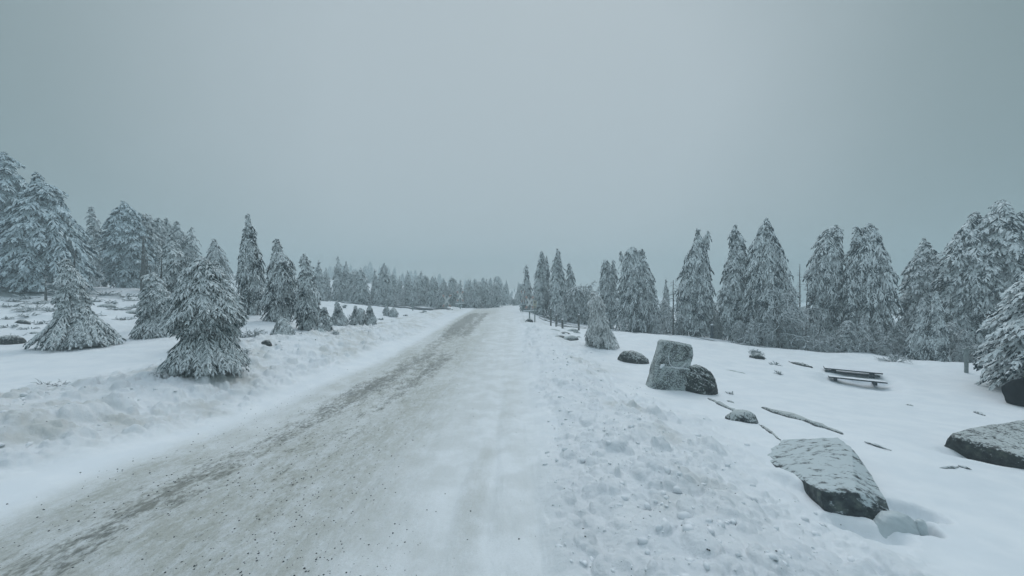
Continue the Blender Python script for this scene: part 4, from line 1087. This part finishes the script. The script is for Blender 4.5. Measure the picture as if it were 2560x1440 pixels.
def post(px, py, top, D, wpx, label, mat=None, name='wooden_post', cat='post', group=None, sq=True, cap=True, seed=0, lean=0.):
    x = (px-1280)/FPX*D; zg = H(x, D); h = EYE - (top-HORIZON)/FPX*D - zg; w = wpx/FPX*D
    mb = MB(); rng = np.random.default_rng(seed)
    n = 6; z = np.linspace(-.2, h, n)
    mb.tube(np.stack([lean*z/h, z*0, z], -1), np.full(n, w/2)*(1 + .06*rng.normal(0, 1, n)), 8, jit=w*.03, rng=rng)
    o = mb.build(name, mat or M_wood, None, (x, D, zg)); tag(o, label, cat, group)
    if cap:
        c = MB(); c.tube(np.array([(lean, 0, h), (lean, 0, h + w*.25), (lean, 0, h + w*.5)]), [w*.56, w*.5, w*.15], 8)
        c.build('snow_cap', M_snow, o)
    return o
# fence: four posts and two rails form one thing
def fence():
    D0 = 21.0
    spec = [(1391, 811, 788, 21.0), (1406, 822, 799, 19.2), (1447, 815, 787, 20.2)]
    x0 = (1391-1280)/FPX*21.0; z0 = H(x0, 21.0)
    root = link('wooden_fence', None, None, (x0, 21.0, z0)); tag(root, 'short low wooden fence with three round posts and a single rail, snow on top', 'fence')
    tops = []
    for i, (px, py, tp, D) in enumerate(spec):
        x = (px-1280)/FPX*D; zb = H(x, D); zt = EYE - (tp-HORIZON)/FPX*D; rng = np.random.default_rng(i)
        mb = MB(); z = np.linspace(zb - .2, zt, 5); mb.tube(np.stack([z*0 + x - x0, z*0 + D - 21.0, z - z0], -1), .055, 8, jit=.004, rng=rng)
        p_ = mb.build('post', M_wood, root)
        c = MB(); c.tube(np.array([(x-x0, D-21.0, zt - z0), (x-x0, D-21.0, zt - z0 + .03), (x-x0, D-21.0, zt - z0 + .05)]), [.062, .055, .02], 8); c.build('snow_cap', M_snow, p_)
        tops.append((x - x0, D - 21.0, zb - z0 + .16))
    for a, b in ((0, 1), (1, 2)):
        mb = MB(); mb.tube(np.array([tops[a], tops[b]]), .032, 7); mb.build('rail', M_wood, root)
fence()
post(1377, 790, 772, 23.5, 4, 'lone short wooden post behind the fence, partly hidden by a low drift')
post(1780, 840, 813, 20.5, 8, 'dark square stump post between the horned and the feathery-tip spruce', M_darkwood)
post(1953, 860, 828, 19.2, 14, 'thick dark broken stump at the foot of the tallest cone-shaped spruce', M_bark)
post(1941, 858, 832, 19.0, 6, 'slim dark stump left of the thick broken one', M_bark)
post(1032, 770, 752, 31, 3, 'small marker post on the near side of the left rails', M_post)
post(967, 764, 750, 34, 4, 'pale marker post standing at the rails below the sharp-tipped spruce', M_post)
pp = post(2416, 930, 868, 10.9, 8, 'narrow rime-crusted marker post with small top plate near the right edge', M_post, cap=False)
mb = MB(); mb.box((0, -.01, .66), (.20, .05, .05), jit=.004, rng=np.random.default_rng(2)); mb.build('top_plate', M_post, pp)

# snow-laden fallen log heaps behind the fence
for i, (a, b, lb) in enumerate([((1345, 790, 1400, 803), 8, 'snow-covered log slanting down behind the left fence post'), ((1410, 799, 1445, 808), 9, 'snow-covered log lying between fence posts')]):
    ridge(*a, b*.35, M_wood, lb, 90+i, name='fallen_log', cat='log', lift=1.0)

# ================================================================== crossing signs
def crossing_sign(px, py, top, D, arm, label, yaw=0.0, bar=True, tilt=0.):
    x = (px-1280)/FPX*D; zg = H(x, D); zt = EYE - (top-HORIZON)/FPX*D - zg
    root = link('crossing_sign', None, None, (x, D, zg)); root.rotation_euler = (0, tilt, yaw)
    tag(root, label, 'road sign')
    L = arm; zc = zt - L*.40
    mb = MB(); mb.tube(np.array([(0, 0, -.2), (0, 0, zc + .05)]), .042, 8); mb.build('post', M_post, root)
    for s in (-1, 1):
        a = R_(57)*s
        rot = np.array(Matrix.Rotation(-a, 3, 'Y'))
        b = MB(); b.box((0, -.045 - .012*s, zc), (L, .018, .13), rot, jit=.004, rng=np.random.default_rng(3)); bd = b.build('cross_arm', M_white, root)
        for e in (-1, 1):
            d = rot @ np.array([L*.5*e*.80, 0, 0]); t = MB(); t.box((d[0], -.060 - .012*s, d[2] + zc), (L*.17, .012, .132), rot); t.build('red_end', M_red, bd)
    if bar:
        zb = zc - L*.62
        b = MB(); b.box((0, -.03, zb), (arm*.85, .05, .06), jit=.006, rng=np.random.default_rng(5)); bo = b.build('crossbar', M_post, root)
        c = MB(); c.box((0, -.03, zb + .055), (arm*.86, .07, .05), jit=.010, rng=np.random.default_rng(6)); c.build('snow_load', M_snow, bo)
    return root
crossing_sign(1324, 812, 741, 24, .92, 'railway crossing sign with snowy crossbar right of the road, beside the plate sign')
crossing_sign(1306, 785, 727, 30, 1.1, 'railway crossing sign seen almost edge-on, farthest right of the road', yaw=1.05)
crossing_sign(1117, 781, 737, 31, 1.2, 'railway crossing sign left of the road, nearest of the two on that side', yaw=.15)
crossing_sign(1151, 776, 728, 34, 1.1, 'fainter railway crossing sign left of the road, behind against spruces', yaw=-.2)
def plate_sign():
    D = 23.6; px = 1337; x = (px-1280)/FPX*D; zg = H(x, D); zt = EYE - (751-HORIZON)/FPX*D - zg
    root = link('plate_sign', None, None, (x, D, zg)); tag(root, 'narrow post with two small rectangular plates right of the crossing sign', 'road sign')
    mb = MB(); mb.tube(np.array([(0, 0, -.2), (0, 0, zt)]), .035, 8); mb.build('post', M_post, root)
    b = MB(); b.box((0, -.05, zt - .16), (.19, .015, .30)); p1 = b.build('upper_plate', M_yellow, root)
    t = MB(); t.box((0, -.062, zt - .12), (.09, .008, .13)); t.box((0.01, -.062, zt - .235), (.035, .008, .06)); t.build('symbol', M_ink, p1)
    b = MB(); b.box((0, -.05, zt - .40), (.19, .015, .12)); p2 = b.build('lower_plate', M_yellow, root)
    t = MB(); t.box((0, -.062, zt - .385), (.13, .008, .025)); t.box((0, -.062, zt - .42), (.10, .008, .02)); t.build('print', M_ink, p2)
plate_sign()
# small trackside marker with blue and white plate
post(1180, 772, 757, 42, 4, 'small trackside marker post among the spruces by the far road bend', M_post, cap=False)

# ================================================================== picnic table
def picnic():
    a = P(2061, 921, 11.0); b = P(2207, 935, 10.3)         # front edge of the table top
    ax = (b - a); Lt = np.linalg.norm(ax[:2]); ax = np.array([ax[0], ax[1], 0])/Lt; pr = np.array([-ax[1], ax[0], 0])
    mid = (a+b)/2; zg = H(mid[0], mid[1]); o0 = np.array([mid[0], mid[1], zg])
    root = link('picnic_table', None, None, tuple(o0)); root.rotation_euler = (0, math.asin((b[2]-a[2])/Lt)*-1, math.atan2(ax[1], ax[0]))
    tag(root, 'wooden picnic table with benches, sunk to its top in the snow', 'picnic table')
    zt = mid[2] - zg
    def plank(nm, y, z, L, w, t, xoff=0, parent=root, mat=M_darkwood):
        m_ = MB(); rng = np.random.default_rng(int(abs(y*100)) + 3)
        n = 9; xs = np.linspace(-L/2, L/2, n) + xoff
        v = []; 
        for xx in xs:
            for (yy, z_) in ((-w/2, -t/2), (w/2, -t/2), (w/2, t/2), (-w/2, t/2)): v.append((xx, y+yy, z+z_ + rng.normal(0, .001)))
        f = []
        for i in range(n-1):
            for j in range(4): f.append((i*4+j, i*4+(j+1) % 4, (i+1)*4+(j+1) % 4, (i+1)*4+j))
        f += [(3, 2, 1, 0), tuple((n-1)*4+j for j in range(4))]
        m_.add(v, f); return m_.build(nm, mat, parent)
    def snowload(y, z, L, w, t, parent, seed, xoff=0):
        nx, ny = 30, 7; X, Y = np.meshgrid(np.linspace(-1, 1, nx), np.linspace(-1, 1, ny), indexing='ij')
        prof = (1 - np.abs(Y)**4)*(1 - np.abs(X)**12)
        Z = z + t*prof*(.8 + .3*noise2(X*5 + seed, Y*1.5, seed)); V = np.stack([X*L/2 + xoff, Y*w/2 + y, Z], -1).reshape(-1, 3)
        i = np.arange(nx-1)[:, None]*ny; j = np.arange(ny-1)[None]; F = np.stack([i+j, i+ny+j, i+ny+j+1, i+j+1], -1).reshape(-1, 4)
        link('snow_load', new_mesh('snow_load', V, F, M_snow, True), parent)
    for k in range(3):
        p = plank('table_plank', .07 + k*.145, zt, Lt, .135, .034)
        snowload(.07 + k*.145, zt + .0175, Lt - .02, .142, .026, p, k)
    n1 = plank('bench_seat', -.42, zt - .15, Lt*.96, .22, .034, .03); snowload(-.42, zt - .132, Lt*.95, .22, .02, n1, 7, .03)
    plank('under_beam', .05, zt - .085, Lt*.95, .06, .032, -.02)
    n2 = plank('bench_seat', 1.0, zt - .17, Lt*.96, .22, .05); snowload(1.0, zt - .144, Lt*.95, .22, .03, n2, 9)
    for s in (-1, 1):
        m_ = MB(); m_.box((s*Lt*.33, .1, zt - .18), (.10, .10, .32)); m_.box((s*Lt*.33, .3, zt - .22), (.07, 1.5, .07)); m_.build('leg', M_darkwood, root)
picnic()

# ================================================================== railway
def railway():
    pts = [(-45, 44), (-30, 41.2), (-17, 36), (-11, 34), (-5, 31), (2, 27.2), (7.4, 21.7), (11.4, 17.7), (15.7, 13.5), (24, 6), (34, -2)]
    P_ = np.array(pts, float); t = np.arange(len(P_)); tt = np.linspace(0, len(P_)-1, 260)
    # smooth path
    xs = np.interp(tt, t, P_[:, 0]); ys = np.interp(tt, t, P_[:, 1])
    ker = np.ones(25)/25
    xs = np.convolve(np.pad(xs, 12, 'edge'), ker, 'valid'); ys = np.convolve(np.pad(ys, 12, 'edge'), ker, 'valid')
    d = np.stack([np.gradient(xs), np.gradient(ys)], -1); d /= np.linalg.norm(d, axis=1)[:, None]; nn = np.stack([-d[:, 1], d[:, 0]], -1)
    zg = height(xs, ys, False)
    o0 = np.array([0, 29.0, 0])
    root = link('railway_track', None, None, tuple(o0)); tag(root, 'snow-buried railway track crossing the road, two dark rail lines showing', 'railway track')
    for off in (-.5, .5):
        mb = MB(); X = xs + nn[:, 0]*off; Y = ys + nn[:, 1]*off
        Z = height(X, Y, True)
        onroad = (X > -5.0) & (X < 1.8); Z = Z - .12*onroad
        V = []; n = len(X)
        for i in range(n):
            hi_ = .022 + .080*float(np.clip((-4.5 - X[i])/1.5, 0, 1))
            for (a, b) in ((-.035, -.08), (.035, -.08), (.035, hi_), (-.035, hi_)):
                V.append((X[i] + nn[i, 0]*a, Y[i] + nn[i, 1]*a, Z[i] + b))
        F = []
        for i in range(n-1):
            for j in range(4): F.append((i*4+j, i*4+(j+1) % 4, (i+1)*4+(j+1) % 4, (i+1)*4+j))
        mb.add(np.array(V) - o0, F); mb.build('rail', M_rail, root)
railway()

# ================================================================== grit and snow chunks
def scatter_stuff():
    rng = np.random.default_rng(78)
    def octa(cx, cy, cz, r, squash, mat, name, label):
        n = len(cx); base = np.array([(1,0,0),(-1,0,0),(0,1,0),(0,-1,0),(0,0,1),(0,0,-1)], float)
        V = base[None]*r[:, None, None]*rng.uniform(.6, 1.2, (n, 6, 1)); V[..., 2] *= squash
        a = rng.uniform(0, 6.28, n); ca, sa = np.cos(a)[:, None], np.sin(a)[:, None]
        x = V[..., 0]*ca - V[..., 1]*sa; y = V[..., 0]*sa + V[..., 1]*ca
        V = np.stack([x + cx[:, None], y + cy[:, None], V[..., 2] + cz[:, None]], -1).reshape(-1, 3)
        f = np.array([(0,2,4),(2,1,4),(1,3,4),(3,0,4),(2,0,5),(1,2,5),(3,1,5),(0,3,5)])
        F = ((np.arange(n)*6)[:, None, None] + f[None]).reshape(-1, 3)
        o = link(name, new_mesh(name, V, F, mat)); tag(o, label, kind='stuff')
    n = 9000
    D = 1.9*np.exp(rng.random(n)**1.1*2.2)
    x = np.where(rng.random(n) < .62, rng.normal(-2.2, 1.1, n), np.where(rng.random(n) < .5, rng.uniform(-7, -4.2, n), rng.uniform(-.6, 2.7, n)))
    keep = ~((x > -4.7) & (x < -3.95)); x, D = x[keep], D[keep]
    den = noise2(x*1.2, D*.5, 5); keep = den + rng.normal(0, .5, len(x)) > -.1; x, D = x[keep], D[keep]
    keep = (x > -3.9) & (x < -.6) | (rng.random(len(x)) < .22); x, D = x[keep], D[keep]
    r = .0035 + .0065*rng.random(len(x))**2.5; z = height(x, D, True)
    octa(x, D, z + r*.15, r, .7, M_grit, 'road_grit', None)
    n = 1600
    D = 1.9*np.exp(rng.random(n)*2.3); s = rng.random(n) < .6
    x = np.where(s, rng.normal(1.25, .75, n), rng.normal(-5.4, .8, n)); keep = np.where(s, (x > .3) & (x < 2.9), x < -4.5); x, D = x[keep], D[keep]
    r = .008 + .034*rng.random(len(x))**5; z = height(x, D, True)
    # lumpy snow clods
    m = len(x); nl = 10
    u = rng.normal(0, 1, (m, nl, 3)); u /= np.linalg.norm(u, axis=2, keepdims=True)
    verts, faces, k = [], [], 0
    ico = bmesh.new(); bmesh.ops.create_icosphere(ico, subdivisions=1, radius=1.0)
    iv = np.array([v.co[:] for v in ico.verts]); jf = np.array([[v.index for v in f.verts] for f in ico.faces]); ico.free()
    V = iv[None]*(1 + rng.normal(0, .22, (m, len(iv), 1)))*r[:, None, None]*rng.uniform(.6, 1.3, (m, 1, 3))
    V[..., 2] *= .75
    V = V + np.stack([x, D, z + r*.05], -1)[:, None]
    F = ((np.arange(m)*len(iv))[:, None, None] + jf[None]).reshape(-1, 3)
    o = link('snow_clods', new_mesh('snow_clods', V.reshape(-1, 3), F, M_snow, True)); tag(o, kind='stuff')
scatter_stuff()
# ================================================================== haze
hz = MB()
hz.box((0, 0, 7.5), (372, 372, 25.0))
ho = hz.build('haze', M_snow)
hm = bpy.data.materials.new('fog'); hm.use_nodes = True
hn = hm.node_tree; hn.nodes.clear()
o_ = hn.nodes.new('ShaderNodeOutputMaterial'); pv = hn.nodes.new('ShaderNodeVolumePrincipled')
pv.inputs['Color'].default_value = (.62, .73, .76, 1)
pv.inputs['Density'].default_value = .0082
pv.inputs['Anisotropy'].default_value = .2
hn.links.new(pv.outputs[0], o_.inputs['Volume'])
ho.data.materials.clear(); ho.data.materials.append(hm)
tag(ho, kind='stuff')
